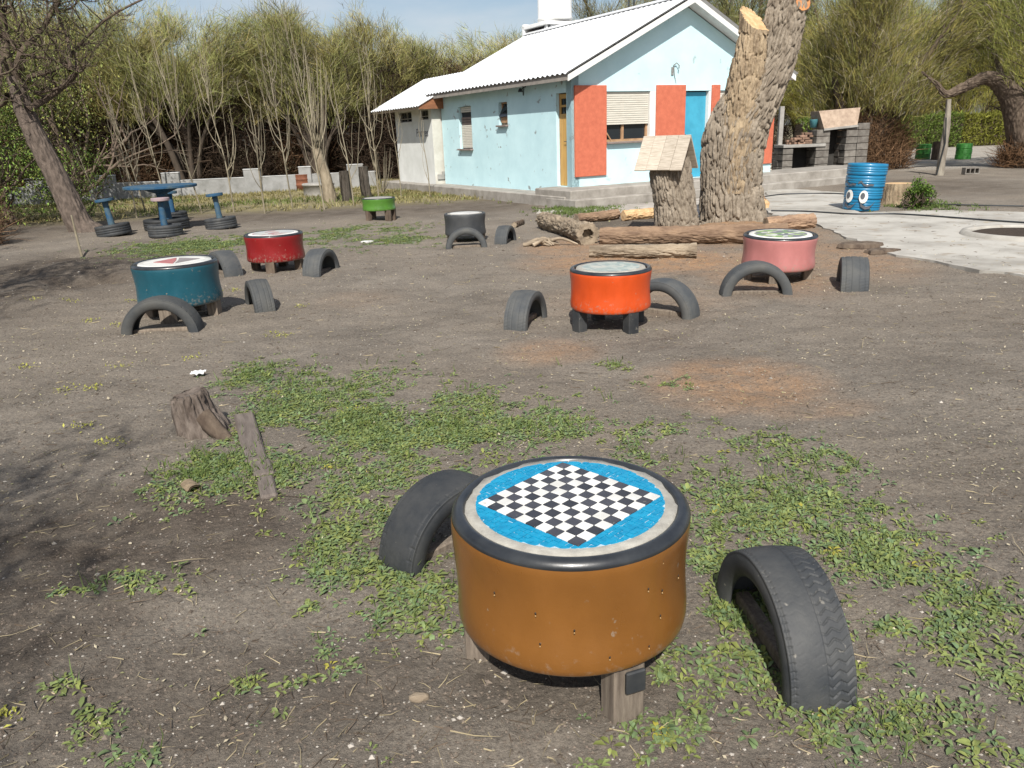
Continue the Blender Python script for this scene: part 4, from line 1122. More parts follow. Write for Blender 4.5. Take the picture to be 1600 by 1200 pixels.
GREENB = mat('bin_green', (.045, .20, .035), (.03, .14, .025), rough=.5, scale=5)
for px, py, lab in ((1504, 249, 'green painted tyre bin on the far gravel, nearest the right tree'), (1441, 249, 'green tyre bin half hidden by the far tamarisk roots')):
    g = G(px, py); t = thing('tyre_bin', g, lab, 'bin', 'green tyre bins on the gravel')
    for i in range(3): MB().lathe(flat_tyre_prof(.29, .2, i * .2), 32, (.01 * (i % 2), 0, 0)).build('tyre', GREENB, t, True)
t = thing('post', G(1468, 273), 'leaning bare wooden post at the gravel edge', 'post')
mb = MB(); bark_tube(mb, [(0, 0, -.1), (.02, 0, .9), (.02, 0, 1.5), (-.02, 0, 2.1)], [.12, .105, .09, .07], 48, 60, .012, 6, 2, 9); mb.build('post_wood', mat('post_grey', (.3, .27, .22), (.17, .145, .12), scale=8, stretch=(1, 1, .3)), t, True)
mb = MB(); mb.tube([(-.14, -.1, 0), (-.03, -.14, .9), (-.1, -.14, 1.6)], [.018] * 3, 6); mb.build('stay_cable', DARKM, t)
t = thing('post', G(1461, 250), 'short dark post behind the leaning wooden post', 'post')
MB().tube([(0, 0, -.05), (0, 0, .7)], [.17, .15], 14).build('post_wood', BARKD, t)
hb = thing('hollow_block', G(1516, 272), 'dark hollow building block lying at the gravel edge', 'block')
mb = MB(); mb.box((0, 0, .015), (.42, .2, .03)).box((0, 0, .175), (.42, .2, .03)); [mb.box((x, 0, .095), (.03, .2, .13)) for x in (-.195, -.065, .065, .195)]; mb.build('block_shell', BLOCK, hb)

t = thing('rusty_barrel', G(475, 297), 'rusty brown steel barrel in front of the low wall', 'barrel')
MB().lathe([(0, .0), (.29, 0), (.29, .17), (.305, .185), (.29, .2), (.285, .36), (.3, .375), (.285, .39), (.29, .52), (.3, .535), (.28, .54), (.27, .5), (0, .48)], 32).build('barrel_body', mat('rust', (.22, .085, .045), (.13, .05, .03), rough=.75, scale=6, bump=.3), t, True)
t = thing('concrete_well', G(499, 305), 'round grey concrete well ring with lid in front of the low wall', 'well')
MB().lathe([(.47, 0), (.47, .30), (.50, .305), (.50, .36), (.47, .375), (0, .39)], 40).build('well_ring', CONC, t, True)

# black hoses across the yard
for nm, pts, lab in (('hose', [(1193, 307), (1230, 303), (1300, 302), (1345, 306), (1420, 316), (1500, 320), (1600, 322)], 'thin black hose along the far side of the yard'), ('hose', [(1205, 329), (1260, 330), (1330, 334), (1400, 334), (1480, 339), (1560, 345), (1640, 350)], 'black hose crossing the yard in front of the blue tyre bin')):
    p = spline([G(x, y, .045) for x, y in pts], 60); o = MB().tube(p, [.014] * 60, 6).build(nm, DARKM); tag(o, lab, 'hose')

# ------------------------------------------------------------------ picnic table and stools of blue concrete on tyres
BLUEC = mat('worn_blue_concrete', (.02, .075, .15), (.07, .11, .13), rough=.7, scale=5, bump=.3, bscale=40, detail=9, contrast=(.36, .56))
def pedestal(name, px, py, rt_, zt_, rc, rty, label, cat, group=None, lean=0.0, mm=None):
    g = G(px, py)
    t = thing(name, g, label, cat, group, 0, 0, lean)
    zt_ = zt_ * 1.42 if rt_ < .3 else zt_ + .09
    top = MB().lathe([(0, zt_ - .055), (rt_ * .97, zt_ - .055), (rt_, zt_ - .045), (rt_, zt_ - .008), (rt_ * .985, zt_), (0, zt_)], 40).build('top', mm or BLUEC, t)
    MB().lathe([(rc * 1.35, 0), (rc * 1.2, zt_ * .3), (rc, zt_ * .75), (rc * 1.15, zt_ - .16 * (rt_ / .69)), (rt_ * .55 if rt_ > .4 else rc * 1.2, zt_ - .056)], 20).build('pillar', BLUEC, t)
    MB().lathe(flat_tyre_prof(rty, .22), 40).disc(rty * .66, .16, 24).build('tyre_base', RUB, t, True)
    return t
pedestal('picnic_table', 262, 358, .70, .79, .10, .44, 'round blue concrete table on a tyre base', 'table')
pedestal('stool', 260, 369, .165, .50, .052, .31, 'blue stool in front of the round blue table', 'stool', 'stools round the blue table', mm=mat('pinkish_seat', (.4, .27, .27), (.25, .22, .24), scale=12))
pedestal('stool', 180, 368, .17, .50, .052, .32, 'leaning blue stool left of the round blue table', 'stool', 'stools round the blue table', -.12)
pedestal('stool', 347, 357, .165, .49, .05, .31, 'blue stool right of the round blue table', 'stool', 'stools round the blue table', -.08)
pedestal('stool', 272, 346, .165, .47, .05, .31, 'blue stool behind the round blue table', 'stool', 'stools round the blue table')

# low garden wall with pillars
a, b = G(110, 316), G(575, 292)
hd = math.atan2(b[1] - a[1], b[0] - a[0]); Lw = np.linalg.norm(b - a)
gw = thing('garden_wall', a, 'low whitewashed concrete wall with short square pillars', 'wall', rz=hd)
WALLM = mat('wall_grey', (.31, .31, .305), (.19, .19, .18), rough=.9, scale=2.4, bump=.3, bscale=40, detail=8, contrast=(.3, .6))
def along(px):
    d = fw + rt * (px - 800) / FPX - up * (300 - 600) / FPX
    dr = (b - a)[:2] / Lw; A_ = np.array([[dr[0], -d[0]], [dr[1], -d[1]]]); s = np.linalg.solve(A_, -a[:2]); return s[0]
MB().box((Lw / 2 - 2, 0, .24), (Lw + 4.6, .2, .54), ch=.01).build('wall_run', WALLM, gw)
MB().box((Lw / 2 - 2, 0, .525), (Lw + 4.62, .215, .03), ch=.008).build('coping', mat('coping_grey', (.47, .47, .46), (.33, .33, .32), rough=.9, scale=4), gw)
for px in (60, 169, 271, 398, 480, 558):
    s = along(px)
    p = MB().box((s, 0, .37), (.56 if px != 480 else .42, .34, .8), ch=.02).build('pillar', WALLM, gw)
    MB().box((s, 0, .785), (.58 if px != 480 else .44, .36, .04), ch=.012).build('pillar_cap', bpy.data.materials['coping_grey'], p)

for px, py, r, h, lab in ((541, 313, .16, .80, 'dark upright stump left of the wall end pillar'), (571, 309, .15, .88, 'dark upright stump beside the green table')):
    t = thing('stump', G(px, py), lab, 'stump'); mb = MB()
    rg = bark_tube(mb, [(.05, 0, -.05), (.02, 0, .3), (0, 0, h)], [r * 1.1, r, r * .95], 48, 50, .02, 7, 2, px); cap_ring(mb, rg[-1]); mb.build('stump_bark', mat('stump_dark', (.10, .085, .07), (.045, .038, .03), rough=.95, scale=8, stretch=(1, 1, .3), bump=.6), t, True)

# ------------------------------------------------------------------ block barbecue
bq = thing('barbecue', G(1286, 278) , 'block built barbecue with brick pile and tall hooded oven', 'barbecue', rz=.06)
bme = {}
def blocks(x0, x1, z1, y0, depth, bw, bh=.2, shear=0.0):
    nx = max(1, round((x1 - x0) / bw)); w = (x1 - x0) / nx
    ny = max(1, round(depth / .36)); d_ = depth / ny
    key = (round(w, 3), round(d_, 3), bh)
    if key not in bme:
        m_ = MB(); m_.box((0, 0, 0), (w - .012, d_ - .012, bh - .012), ch=.01); bme[key] = m_.mesh('block'); bme[key].materials.append(BLOCK)
    z = 0; r = 0
    while z + bh <= z1 + .01:
        for i in range(nx):
            for j in range(ny):
                o = link('block', bme[key], None, bq); o.location = (x0 + w * (i + .5) + random.gauss(0, .006) + shear * z, y0 + d_ * (j + .5) + random.gauss(0, .006), z + bh / 2); o.rotation_euler = (0, 0, random.gauss(0, .02))
        z += bh; r += 1
blocks(-1.3, -.98, .9, 0, .7, .34, .18)
blocks(-.3, .12, 1.42, 0, .7, .42, .2)
blocks(.60, 1.32, 1.54, 0, .75, .36, .193)
MB().box((-.66, .33, .955), (1.3, .74, .09), ch=.01).build('counter_slab', CONC, bq)
MB().box((-.62, .66, .45), (.8, .06, .9)).build('firebox_back', mat('soot', (.05, .047, .043), (.03, .028, .026), rough=.95, scale=5), bq)
MB().box((.36, .70, .75), (.6, .05, 1.5)).box((.08, .4, 1.25), (.07, .6, .5)).build('oven_back', bpy.data.materials['soot'], bq)
rm = MB(); rm.box((0, 0, 0), (.22, .11, .06), ch=.006); rme = rm.mesh('brick'); rme.materials.append(BRICK)
for r in range(6):
    for j in range(2):
        x = -1.12 + max(0, r - 1) * .16 + random.uniform(0, .05)
        while x < -.50:
            o = link('brick', rme, None, bq); o.location = (x + .11, .12 + j * .22 + random.gauss(0, .015), 1.03 + r * .066); o.rotation_euler = (random.gauss(0, .04), random.gauss(0, .04), random.gauss(0, .12) + (1.5 if random.random() < .12 else 0))
            x += random.uniform(.225, .26)
HOOD = mat('hood_plaster', (.44, .34, .26), (.3, .225, .17), rough=.95, scale=7, bump=.6, bscale=30, bdist=.012)
v = [(-.1, -.02, 1.41), (.9, -.02, 1.47), (.94, .72, 1.47), (-.1, .72, 1.41), (-.24, .12, 1.92), (1.02, .12, 1.98), (1.02, .72, 1.98), (-.24, .72, 1.92)]
MB().add(v, [(0, 1, 5, 4), (1, 2, 6, 5), (2, 3, 7, 6), (3, 0, 4, 7), (4, 5, 6, 7)]).build('hood', HOOD, bq)
MB().box((.40, -.035, 1.43), (1.04, .05, .06), R=Matrix.Rotation(-.07, 3, 'Y')).build('hood_lip', CONC, bq)
MB().box((-1.22, .5, 1.45), (.13, .13, 1.3), ch=.01).build('corner_post', CONC, bq)
for i, (x, y, r, L) in enumerate([(-.8, -.1, .09, .34), (-.62, -.16, .07, .3), (-.42, -.12, .08, .36), (-.7, -.05, .07, .3)]):
    log('firewood', np.array([0, 0, 0.]), np.array([L, 0, 0]), r, BARKD, ['darkest firewood billet at the mouth of the barbecue', 'thin firewood billet in front of the barbecue', 'right firewood billet in front of the barbecue', 'firewood billet lying on top of the others'][i], 90 + i, ends=CUTW)
    o = [x_ for x_ in bpy.data.objects if x_.name.startswith('firewood')][-1]
fw_objs = [x_ for x_ in bpy.data.objects if x_.name.startswith('firewood')]
for o, (x, y, z, a_) in zip(fw_objs, [(-.8, -.12, 0, .2), (-.55, -.25, 0, 1.2), (-.35, -.15, 0, -.3), (-.68, -.14, .15, .1)]):
    p = G(1286, 278); o.location = (p[0] + x, p[1] + y, z); o.rotation_euler = (0, 0, a_); o['group'] = 'firewood at the barbecue'; o['category'] = 'firewood'
t = thing('bucket', G(1286, 278) + np.array([-.28, .35, 1.46]), 'small teal bucket standing on the barbecue bricks', 'bucket')
MB().lathe([(0, .0), (.09, 0), (.125, .22), (.13, .23), (.12, .22), (.085, .02), (0, .02)], 20).build('bucket_body', mat('teal_plastic', (.1, .3, .34), rough=.4), t, True)
MB().tube([(-.12, 0, .22), (-.08, 0, .33), (.08, 0, .33), (.12, 0, .22)], [.006] * 4, 5).build('handle', DARKM, t)
pal = thing('pallet', G(1213, 268, .2), 'slatted wooden pallet leaning at the far house corner', 'pallet', rx=-.5, rz=.1)
for i in range(6): MB().box((0, 0, .06 + i * .11), (.62, .022, .075), ch=.004).build('slat', WOODL, pal)
for x in (-.25, .25): MB().box((x, .03, .34), (.06, .04, .68), ch=.004).build('batten', WOOD, pal)

# ------------------------------------------------------------------ vegetation helpers
def unit(v): return v / (np.linalg.norm(v, axis=-1, keepdims=True) + 1e-9)

def wisps(mb, P, D, L, w, col, bend, r):
    """thin tapering bent strands, one quad and one triangle each"""
    n = len(P); D = unit(D)
    side = unit(np.cross(D, unit(r.normal(size=(n, 3))))) * (w / 2)[:, None]
    M = P + D * (L * .5)[:, None]
    T = M + unit(D + bend) * (L * .5)[:, None]
    V = np.stack([P - side, P + side, M + side * .8, M - side * .8, T], 1).reshape(-1, 3)
    i = np.arange(n)[:, None] * 5
    mb.add(V, np.hstack([i, i + 1, i + 2, i + 3]), np.hstack([i + 3, i + 2, i + 4]), np.repeat(col, 5, 0))

LEAF_V = np.array([(0, 0, 0), (.45, -.5, .06), (.45, 0, -.02), (.45, .5, .06), (.8, -.38, .05), (.8, 0, -.01), (.8, .38, .05), (1, 0, 0)], float)
LEAF_Q = np.array([(1, 4, 5, 2), (2, 5, 6, 3)]); LEAF_T = np.array([(0, 1, 2), (0, 2, 3), (4, 7, 5), (5, 7, 6)])
def leaves(mb, P, yaw, pitch, L, wr, col, curl, r, simple=False):
    """folded leaves rising from their points at a pitch and curling over"""
    n = len(P)
    if simple:
        TV = np.array([(0, 0, 0), (.5, -.5, .03), (.5, .5, .03), (1, 0, 0)], float); TQ = np.array([(0, 1, 3, 2)]); TT = np.zeros((0, 3), int)
    else: TV, TQ, TT = LEAF_V, LEAF_Q, LEAF_T
    x = TV[None, :, 0] * L[:, None]; y = TV[None, :, 1] * (L * wr)[:, None]; z = TV[None, :, 2] * L[:, None]
    a = pitch[:, None] - curl[:, None] * TV[None, :, 0]
    X = x * np.cos(a) - z * np.sin(a); Z = x * np.sin(a) + z * np.cos(a)
    c, s = np.cos(yaw)[:, None], np.sin(yaw)[:, None]
    V = np.stack([X * c - y * s + P[:, None, 0], X * s + y * c + P[:, None, 1], Z + P[:, None, 2]], -1).reshape(-1, 3)
    k = len(TV); o = (np.arange(n) * k)[:, None, None]
    mb.add(V, (TQ[None] + o).reshape(-1, 4), (TT[None] + o).reshape(-1, 3) if len(TT) else None, np.repeat(col, k, 0))

FOL = mat('foliage', (1, 1, 1), (.82, .82, .82), rough=.75, scale=2.0, tint=True, spec=.15)
WEED = mat('weed_leaf', (1, 1, 1), (.8, .82, .8), rough=.55, scale=9.0, tint=True, transl=.25, spec=.35)
TWIG = mat('twig', (1, 1, 1), (.75, .75, .75), rough=.9, scale=6, tint=True, spec=.15)
SAPB = mat('sapling_bark', (.31, .27, .195), (.2, .17, .115), rough=.85, scale=14, stretch=(1, 1, .4), var=.15)

STEMD = mat('tamarisk_stem', (.085, .066, .05), (.05, .039, .03), rough=.95, scale=8, stretch=(1, 1, .3))
# ------------------------------------------------------------------ tamarisk trees
def tamarisk(seed, h, spread, n_cl, base_col, low=.32, stems=7, droop=.15, trunk_r=.13):
    """returns (trunk mesh, crown mesh) of one many-stemmed feathery tree"""
    r = np.random.default_rng(seed)
    tb, cb = MB(), MB()
    pts, dirs, hts = [], [], []
    for k in range(stems):
        az = 2 * PI * (k + r.uniform(-.3, .3)) / stems; out = spread * r.uniform(.25, .95); hh = h * r.uniform(.62, .97)
        p = spline([(0.25 * math.cos(az), .25 * math.sin(az), -.1), (out * .3 * math.cos(az) + r.normal(0, .1), out * .3 * math.sin(az) + r.normal(0, .1), hh * .28),
                    (out * .7 * math.cos(az) + r.normal(0, .2), out * .7 * math.sin(az) + r.normal(0, .2), hh * .62), (out * math.cos(az), out * math.sin(az), hh * .92)], 14)
        tb.tube(p, np.linspace(trunk_r * r.uniform(.7, 1.2), .015, 14), 7)
        for m in range(13):
            t = r.uniform(.3, 1.0); b = p[int(t * 13)]
            a2 = az + r.normal(0, 1.0); L = spread * r.uniform(.25, .6) * (1.2 - .6 * t)
            e = b + np.array([L * math.cos(a2), L * math.sin(a2), h * r.uniform(.03, .18)])
            q = spline([b, (b + e) / 2 + r.normal(0, .1, 3) + (0, 0, .1), e], 7)
            tb.tube(q, np.linspace(.03, .008, 7), 4, False)
            for w_ in range(n_cl // (stems * 13)):
                f = r.uniform(.15, 1.05); c = b + (e - b) * f + r.normal(0, .26, 3)
                pts.append(c); dirs.append(np.array([c[0] * .35, c[1] * .35, 1.0 + r.normal(0, .25)]))
    P = np.array(pts); D = unit(np.array(dirs))
    keep = P[:, 2] > h * low * r.uniform(.6, 1.25, len(P)); P, D = P[keep], D[keep]
    k = 9
    P2 = np.repeat(P, k, 0) + r.normal(0, .10, (len(P) * k, 3)); D2 = np.repeat(D, k, 0) + r.normal(0, .36, (len(P) * k, 3))
    n = len(P2)
    tone = np.repeat(r.uniform(0, 1, len(P)), k)
    cl = np.array(base_col)[None] * 1.38 * (r.uniform(.65, 1.3, (n, 1)))
    cl = cl * np.stack([.85 + .35 * tone, .95 + .1 * tone, .9 + .1 * tone], -1)
    brown = r.uniform(0, 1, n) < .17
    cl[brown] = np.array((.32, .275, .21)) * r.uniform(.7, 1.3, (brown.sum(), 1))
    wisps(cb, P2, D2, r.uniform(.22, .70, n), r.uniform(.007, .016, n), cl, np.array([0, 0, -droop]) + r.normal(0, .25, (n, 3)), r)
    return tb.mesh('trunk', True), cb.mesh('crown', False)

def brush(seed, n, rx, ry, h, col, lean=.5, wl=(.4, 1.1), ww=(.006, .016), shape=1.0):
    """tangle of dry twigs heaped on the ground"""
    r = np.random.default_rng(seed); mb = MB()
    a = r.uniform(0, 2 * PI, n); q = np.sqrt(r.uniform(0, 1, n))
    x, y = rx * q * np.cos(a), ry * q * np.sin(a)
    z = r.uniform(0, 1, n) ** 1.2 * h * np.clip(1 - q ** 2 * shape, .12, 1)
    D = np.stack([r.normal(0, lean, n), r.normal(0, lean, n), r.uniform(-.1, 1, n)], -1)
    cl = np.array(col)[None] * r.uniform(.5, 1.4, (n, 1))
    wisps(mb, np.stack([x, y, z], -1), D, r.uniform(*wl, n), r.uniform(*ww, n), cl, r.normal(0, .4, (n, 3)), r)
    return mb

OLIVE = (.235, .215, .055)
TAM = [tamarisk(101 + i, 7.4, 2.4, 3900, [(.235, .22, .085), (.21, .215, .08), (.245, .22, .095), (.20, .205, .08)][i], low=.49) for i in range(4)] + [tamarisk(131 + i, 7.4, 2.5, 3100, [(.25, .24, .06), (.225, .235, .06)][i], low=.04) for i in range(2)]
ORD = ['first', 'second', 'third', 'fourth', 'fifth', 'sixth', 'seventh', 'eighth', 'ninth', 'tenth', 'eleventh', 'twelfth', 'thirteenth', 'fourteenth', 'fifteenth']
def put_tree(var, loc, s, sz, rz, label, group, name='tamarisk_tree'):
    t = thing(name, loc, label, 'tree', group, rz); t.scale = (s, s, sz)
    link('trunk', TAM[var][0], STEMD, t); link('crown', TAM[var][1], FOL, t)
    return t
row = [(-27.5, 33, 1.15, 1.2), (-24.2, 32.0, 1.1, 1.2), (-21.2, 33.2, 1.1, 1.22), (-18.3, 32.6, 1.05, 1.18), (-15.6, 33.6, 1.1, 1.12), (-12.9, 33.0, 1.05, 1.10), (-10.3, 34.2, 1.0, 1.06), (-7.8, 33.6, 1.0, 1.08), (-5.2, 35.0, 1.0, 1.0), (-2.7, 36.0, .95, .93), (-.2, 37.2, .95, .92), (2.4, 38.2, .95, .92)]
for i, (x, y, s, sz) in enumerate(row):
    put_tree(i % 4, (x, y, 0), s * 1.14, sz * .90, i * 1.7, ORD[i] + ' olive tamarisk from the left in the row behind the low wall', 'tamarisk row behind the low wall')
back = [(-25.5, 37.5), (-20, 38.5), (-14.2, 38), (-9, 39.4), (-3.9, 41), (1.2, 42)]
for i, (x, y) in enumerate(back):
    put_tree(4 + i % 2, (x, y, 0), 1.25, .84 + .03 * ((i * 7) % 3), i * 2.3 + .5, ORD[i] + ' tamarisk from the left in the rear row, seen between front crowns', 'rear tamarisk row')
# dry undergrowth filling the shade beneath the row
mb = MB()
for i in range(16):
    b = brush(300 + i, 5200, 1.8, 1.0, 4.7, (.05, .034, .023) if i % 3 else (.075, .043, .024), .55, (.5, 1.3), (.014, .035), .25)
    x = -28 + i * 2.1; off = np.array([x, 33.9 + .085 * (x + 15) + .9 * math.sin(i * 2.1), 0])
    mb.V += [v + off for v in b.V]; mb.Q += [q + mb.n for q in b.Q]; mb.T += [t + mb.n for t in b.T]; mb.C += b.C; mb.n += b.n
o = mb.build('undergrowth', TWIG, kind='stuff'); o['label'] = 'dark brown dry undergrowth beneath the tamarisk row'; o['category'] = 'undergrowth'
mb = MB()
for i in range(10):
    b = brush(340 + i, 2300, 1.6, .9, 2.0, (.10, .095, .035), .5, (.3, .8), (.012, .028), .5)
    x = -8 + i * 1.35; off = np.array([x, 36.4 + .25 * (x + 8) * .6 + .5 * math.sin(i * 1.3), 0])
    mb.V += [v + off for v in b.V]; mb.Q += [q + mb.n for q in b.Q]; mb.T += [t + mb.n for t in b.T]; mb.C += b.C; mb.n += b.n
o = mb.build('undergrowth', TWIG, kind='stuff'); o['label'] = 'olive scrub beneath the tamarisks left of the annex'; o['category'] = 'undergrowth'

# right hand trees: two big tamarisks over a root tangle, arching tree at the edge
def big_tree(seed, loc, h, spread, col, n, label, limbs=(), mound=None, low=.3, droop=.3, name='tamarisk_tree', stems=8, rz=0.0):
    t = thing(name, loc, label, 'tree', None, rz)
    a, b = tamarisk(seed, h, spread, n, col, low, stems, droop, .2)
    link('trunk', a, BARKD, t); link('crown', b, FOL, t)
    for pts, rad in limbs:
        mb = MB(); plate_bark(mb, pts, rad, 90, 160, .035, .06, .3, seed); mb.build('limb', BARKD, t, True)
    if mound: mound.build('root_tangle', TWIG, t)
    return t
big_tree(401, (8.6, 30.5, 0), 8.8, 3.0, (.15, .15, .055), 4200, 'tall dull olive tamarisk behind the barbecue', low=.12,
         mound=brush(501, 5200, 2.4, 1.1, 3.0, (.085, .06, .04), .5, (.4, 1.2), (.012, .03), .6))
big_tree(402, (12.3, 27.6, 0), 8.2, 3.2, (.19, .18, .06), 4600, 'wide tamarisk with brown root tangle right of the barbecue', low=.2,
         mound=brush(502, 7200, 1.7, 1.2, 2.6, (.17, .10, .055), .45, (.3, 1.0), (.010, .024), .75), limbs=(([(0, 0, 0), (.4, -.3, 1.2), (1.0, -.6, 2.6), (1.6, -.8, 3.6)], [.35, .28, .2, .1]), ([(0, 0, 0), (-.6, -.2, 1.4), (-1.3, -.5, 3.0)], [.3, .2, .1])))
big_tree(403, (16.9, 25.4, 0), 7.6, 3.2, (.20, .21, .06), 4200, 'arching tree at the right edge with one long low limb', low=.42,
         limbs=(([W3(x_, y_, 25.4) - np.array([16.9, 25.4, 0]) for x_, y_ in ((1606, 268), (1600, 215), (1584, 158), (1562, 130), (1538, 122), (1505, 137), (1478, 147), (1462, 130), (1440, 112))], [.62, .5, .38, .27, .2, .16, .12, .07, .03]), ([(.6, .3, 0), (.9, .3, 1.8), (1.2, .3, 4.0)], [.45, .35, .18])),
         mound=brush(503, 2600, 1.0, .9, 1.3, (.15, .085, .045), .5, (.3, .9), (.010, .022), .7))
big_tree(404, (4.6, 36, 0), 8.6, 2.6, (.17, .165, .07), 2600, 'thin greyish tree rising behind the house gable', low=.45)
far = [(20.5, 52, 1.2), (25, 54, 1.15), (29.5, 52, 1.25), (34, 55, 1.2), (39, 53, 1.2), (15.5, 55, 1.2), (22.5, 60, 1.35), (31, 61, 1.4), (40, 62, 1.4), (11, 50, 1.15)]
for i, (x, y, s) in enumerate(far):
    put_tree(4 + i % 2, (x, y, 0), s * 1.25, s * 1.05, i * 1.3, ORD[i] + ' of the far yellow-green trees beyond the hedge', 'far trees beyond the hedge')
hg = thing('hedge', (17, 45.5, 0), 'long clipped green hedge beyond the gravel lot', 'hedge')
r = np.random.default_rng(55); mb = MB(); n = 26000
X = r.uniform(0, 26, n); face = r.uniform(0, 1, n); Yh = np.where(face < .6, r.normal(0, .07, n), r.uniform(0, 1.4, n)); Zh = np.where(face < .6, r.uniform(0, 1.65, n), 1.65 + r.normal(0, .06, n)) * (1 + .05 * np.sin(X * 1.7))
g = np.array((.12, .17, .035)) * r.uniform(.6, 1.4, (n, 1)); g[X > 9] = g[X > 9] * np.array([1.45, 1.05, .9])
wisps(mb, np.stack([X, Yh, Zh], -1), np.stack([r.normal(0, .5, n), r.normal(-.4, .4, n), r.uniform(.2, 1, n)], -1), r.uniform(.12, .3, n), r.uniform(.03, .07, n), g, r.normal(0, .4, (n, 3)), r)
mb.build('foliage', FOL, hg); mb = MB(); mb.box((13, .75, .78), (26, 1.2, 1.5)); mb.build('stems', BARKD, hg)

# ------------------------------------------------------------------ saplings along the lawn
def sapling(seed, h, nb, vase=.3, lean=(0, 0), r0=.022):
    r = np.random.default_rng(seed); tb, cb = MB(), MB()
    p = spline([(0, 0, -.05), (lean[0] * .3 + r.normal(0, .03), lean[1] * .3, h * .33), (lean[0] * .65 + r.normal(0, .04), lean[1] * .6, h * .66), (lean[0], lean[1], h)], 16)
    tb.tube(p, np.linspace(r0, .005, 16), 6)
    for k in range(nb):
        t = r.uniform(.2, .62) if k % 3 else r.uniform(.5, .85); b = p[int(t * 15)]
        a = r.uniform(0, 2 * PI); L = h * r.uniform(.22, .6) * (1.15 - t * .7); o = .10 + L * vase * .5 * r.uniform(.5, 1.3)
        d = np.array([math.cos(a), math.sin(a), 0])
        q = spline([b, b + d * o * .62 + np.array([0, 0, L * .22]), b + d * o * .93 + np.array([0, 0, L * .6]) + r.normal(0, .02, 3), b + d * o + np.array([0, 0, L]) + r.normal(0, .05, 3)], 9)
        cb.tube(q, np.linspace(r0 * .5, .003, 9), 5, False)
        for m in range(1):
            c = q[r.integers(2, 7)]; l2 = L * r.uniform(.15, .35); d2 = r.normal(0, .35, 3) + (0, 0, 1)
            cb.tube(np.array([c, c + unit(d2) * l2 * .5 + r.normal(0, .02, 3), c + unit(d2 + (0, 0, .4)) * l2]), [.006, .004, .002], 4, False)
    return tb.mesh('trunk', True), cb.mesh('crown', True)
saps = [(165, 345, 2.1, 6, .45, (-.45, 0)), (214, 341, 2.6, 14, .4, (-.1, 0)), (228, 332, 3.2, 10, .35, (-.5, 0)), (262, 322, 4.0, 14, .35, (-.4, 0)), (316, 333, 4.3, 16, .32, (-.55, 0)), (366, 332, 3.8, 18, .34, (-.25, 0)),
        (414, 334, 3.0, 16, .36, (-.05, 0)), (457, 324, 4.1, 20, .33, (-.2, 0)), (507, 327, 4.3, 22, .22, (-.35, 0)), (553, 320, 3.3, 10, .3, (-.25, 0)), (592, 312, 3.9, 20, .28, (-.2, 0)), (627, 309, 2.5, 6, .2, (-.15, 0)), (672, 309, 2.3, 5, .18, (-.1, 0)), (716, 298, 3.0, 9, .28, (-.2, 0))]
for i, (px, py, h, nb, va, ln) in enumerate(saps):
    t = thing('sapling', G(px, py), ORD[i] + ' bare upright sapling from the left along the lawn', 'sapling', 'bare saplings along the lawn')
    a, b = sapling(600 + i, h, int(nb * .75), va, ln, .022 if nb > 9 else .016)
    link('trunk', a, SAPB, t); link('crown', b, SAPB, t)
t = thing('sapling', G(127, 396), 'thin low stake of a sapling in front of the leaning tree', 'sapling', 'bare saplings along the lawn')
mb = MB(); mb.tube([(0, 0, -.05), (-.02, 0, .3), (-.03, 0, .62)], [.022, .02, .014], 6); mb.build('trunk', SAPB, t, True)
t = thing('pollard_tree', G(514, 314), 'pollarded trunk crowned with upright bare shoots by the well', 'tree')
mb = MB(); bark_tube(mb, [(.05, 0, -.1), (.0, 0, .5), (-.1, 0, 1.0), (-.2, 0, 1.42)], [.2, .17, .15, .13], 40, 50, .02, 6, 2, 13); mb.build('trunk', mat('pollard_bark', (.3, .25, .18), (.18, .145, .1), scale=10, stretch=(1, 1, .3), bump=.5), t, True)
r = np.random.default_rng(91); mb = MB()
for k in range(16):
    a = r.uniform(0, 2 * PI); L = r.uniform(1.0, 2.9); o = r.uniform(.15, .75); b = np.array([-.2, 0, 1.38]) + r.normal(0, .06, 3)
    mb.tube(spline([b, b + (o * .6 * math.cos(a), o * .6 * math.sin(a), L * .3), b + (o * math.cos(a), o * math.sin(a), L)], 9), np.linspace(.02, .004, 9), 5, False)
mb.build('crown', SAPB, t, True)
t = thing('shoot_cluster', G(598, 303), 'cluster of thin shoots behind the green table', 'shrub')
mb = MB()
for k in range(14):
    a = r.uniform(0, 2 * PI); L = r.uniform(.5, 1.5); o = r.uniform(.1, .45); mb.tube(spline([(0, 0, 0), (o * .6 * math.cos(a), o * .6 * math.sin(a), L * .4), (o * math.cos(a), o * math.sin(a), L)], 7), np.linspace(.014, .004, 7), 4, False)
mb.build('shoots', SAPB, t, True)

# ------------------------------------------------------------------ leaning tree on the left, shrubs, and the two trees just out of frame that shade the left
def limbs_rec(mb, tips, p, d, L, r_, depth, r, up_=.15, seg=6):
    n = 6; pts = [p]; dd = d.copy()
    for i in range(n - 1):
        dd = unit(dd + r.normal(0, .16, 3) + np.array([0, 0, up_ * .3])); pts.append(pts[-1] + dd * L / (n - 1))
    pts = np.array(pts); r1 = r_ * (.55 if depth else .25)
    mb.tube(pts, np.linspace(r_, max(r1, .003), n), seg if r_ > .03 else 4, False)
    if depth == 0: tips.append((pts[-1], dd)); return
    for k in range(r.integers(3, 5)):
        t = r.uniform(.35, 1.0); b = pts[min(n - 1, int(t * n))]
        nd = unit(dd + r.normal(0, .62, 3) + np.array([0, 0, up_]))
        limbs_rec(mb, tips, b, nd, L * r.uniform(.55, .8), r_ * (.62 - .25 * t) + .002, depth - 1, r, up_, seg)

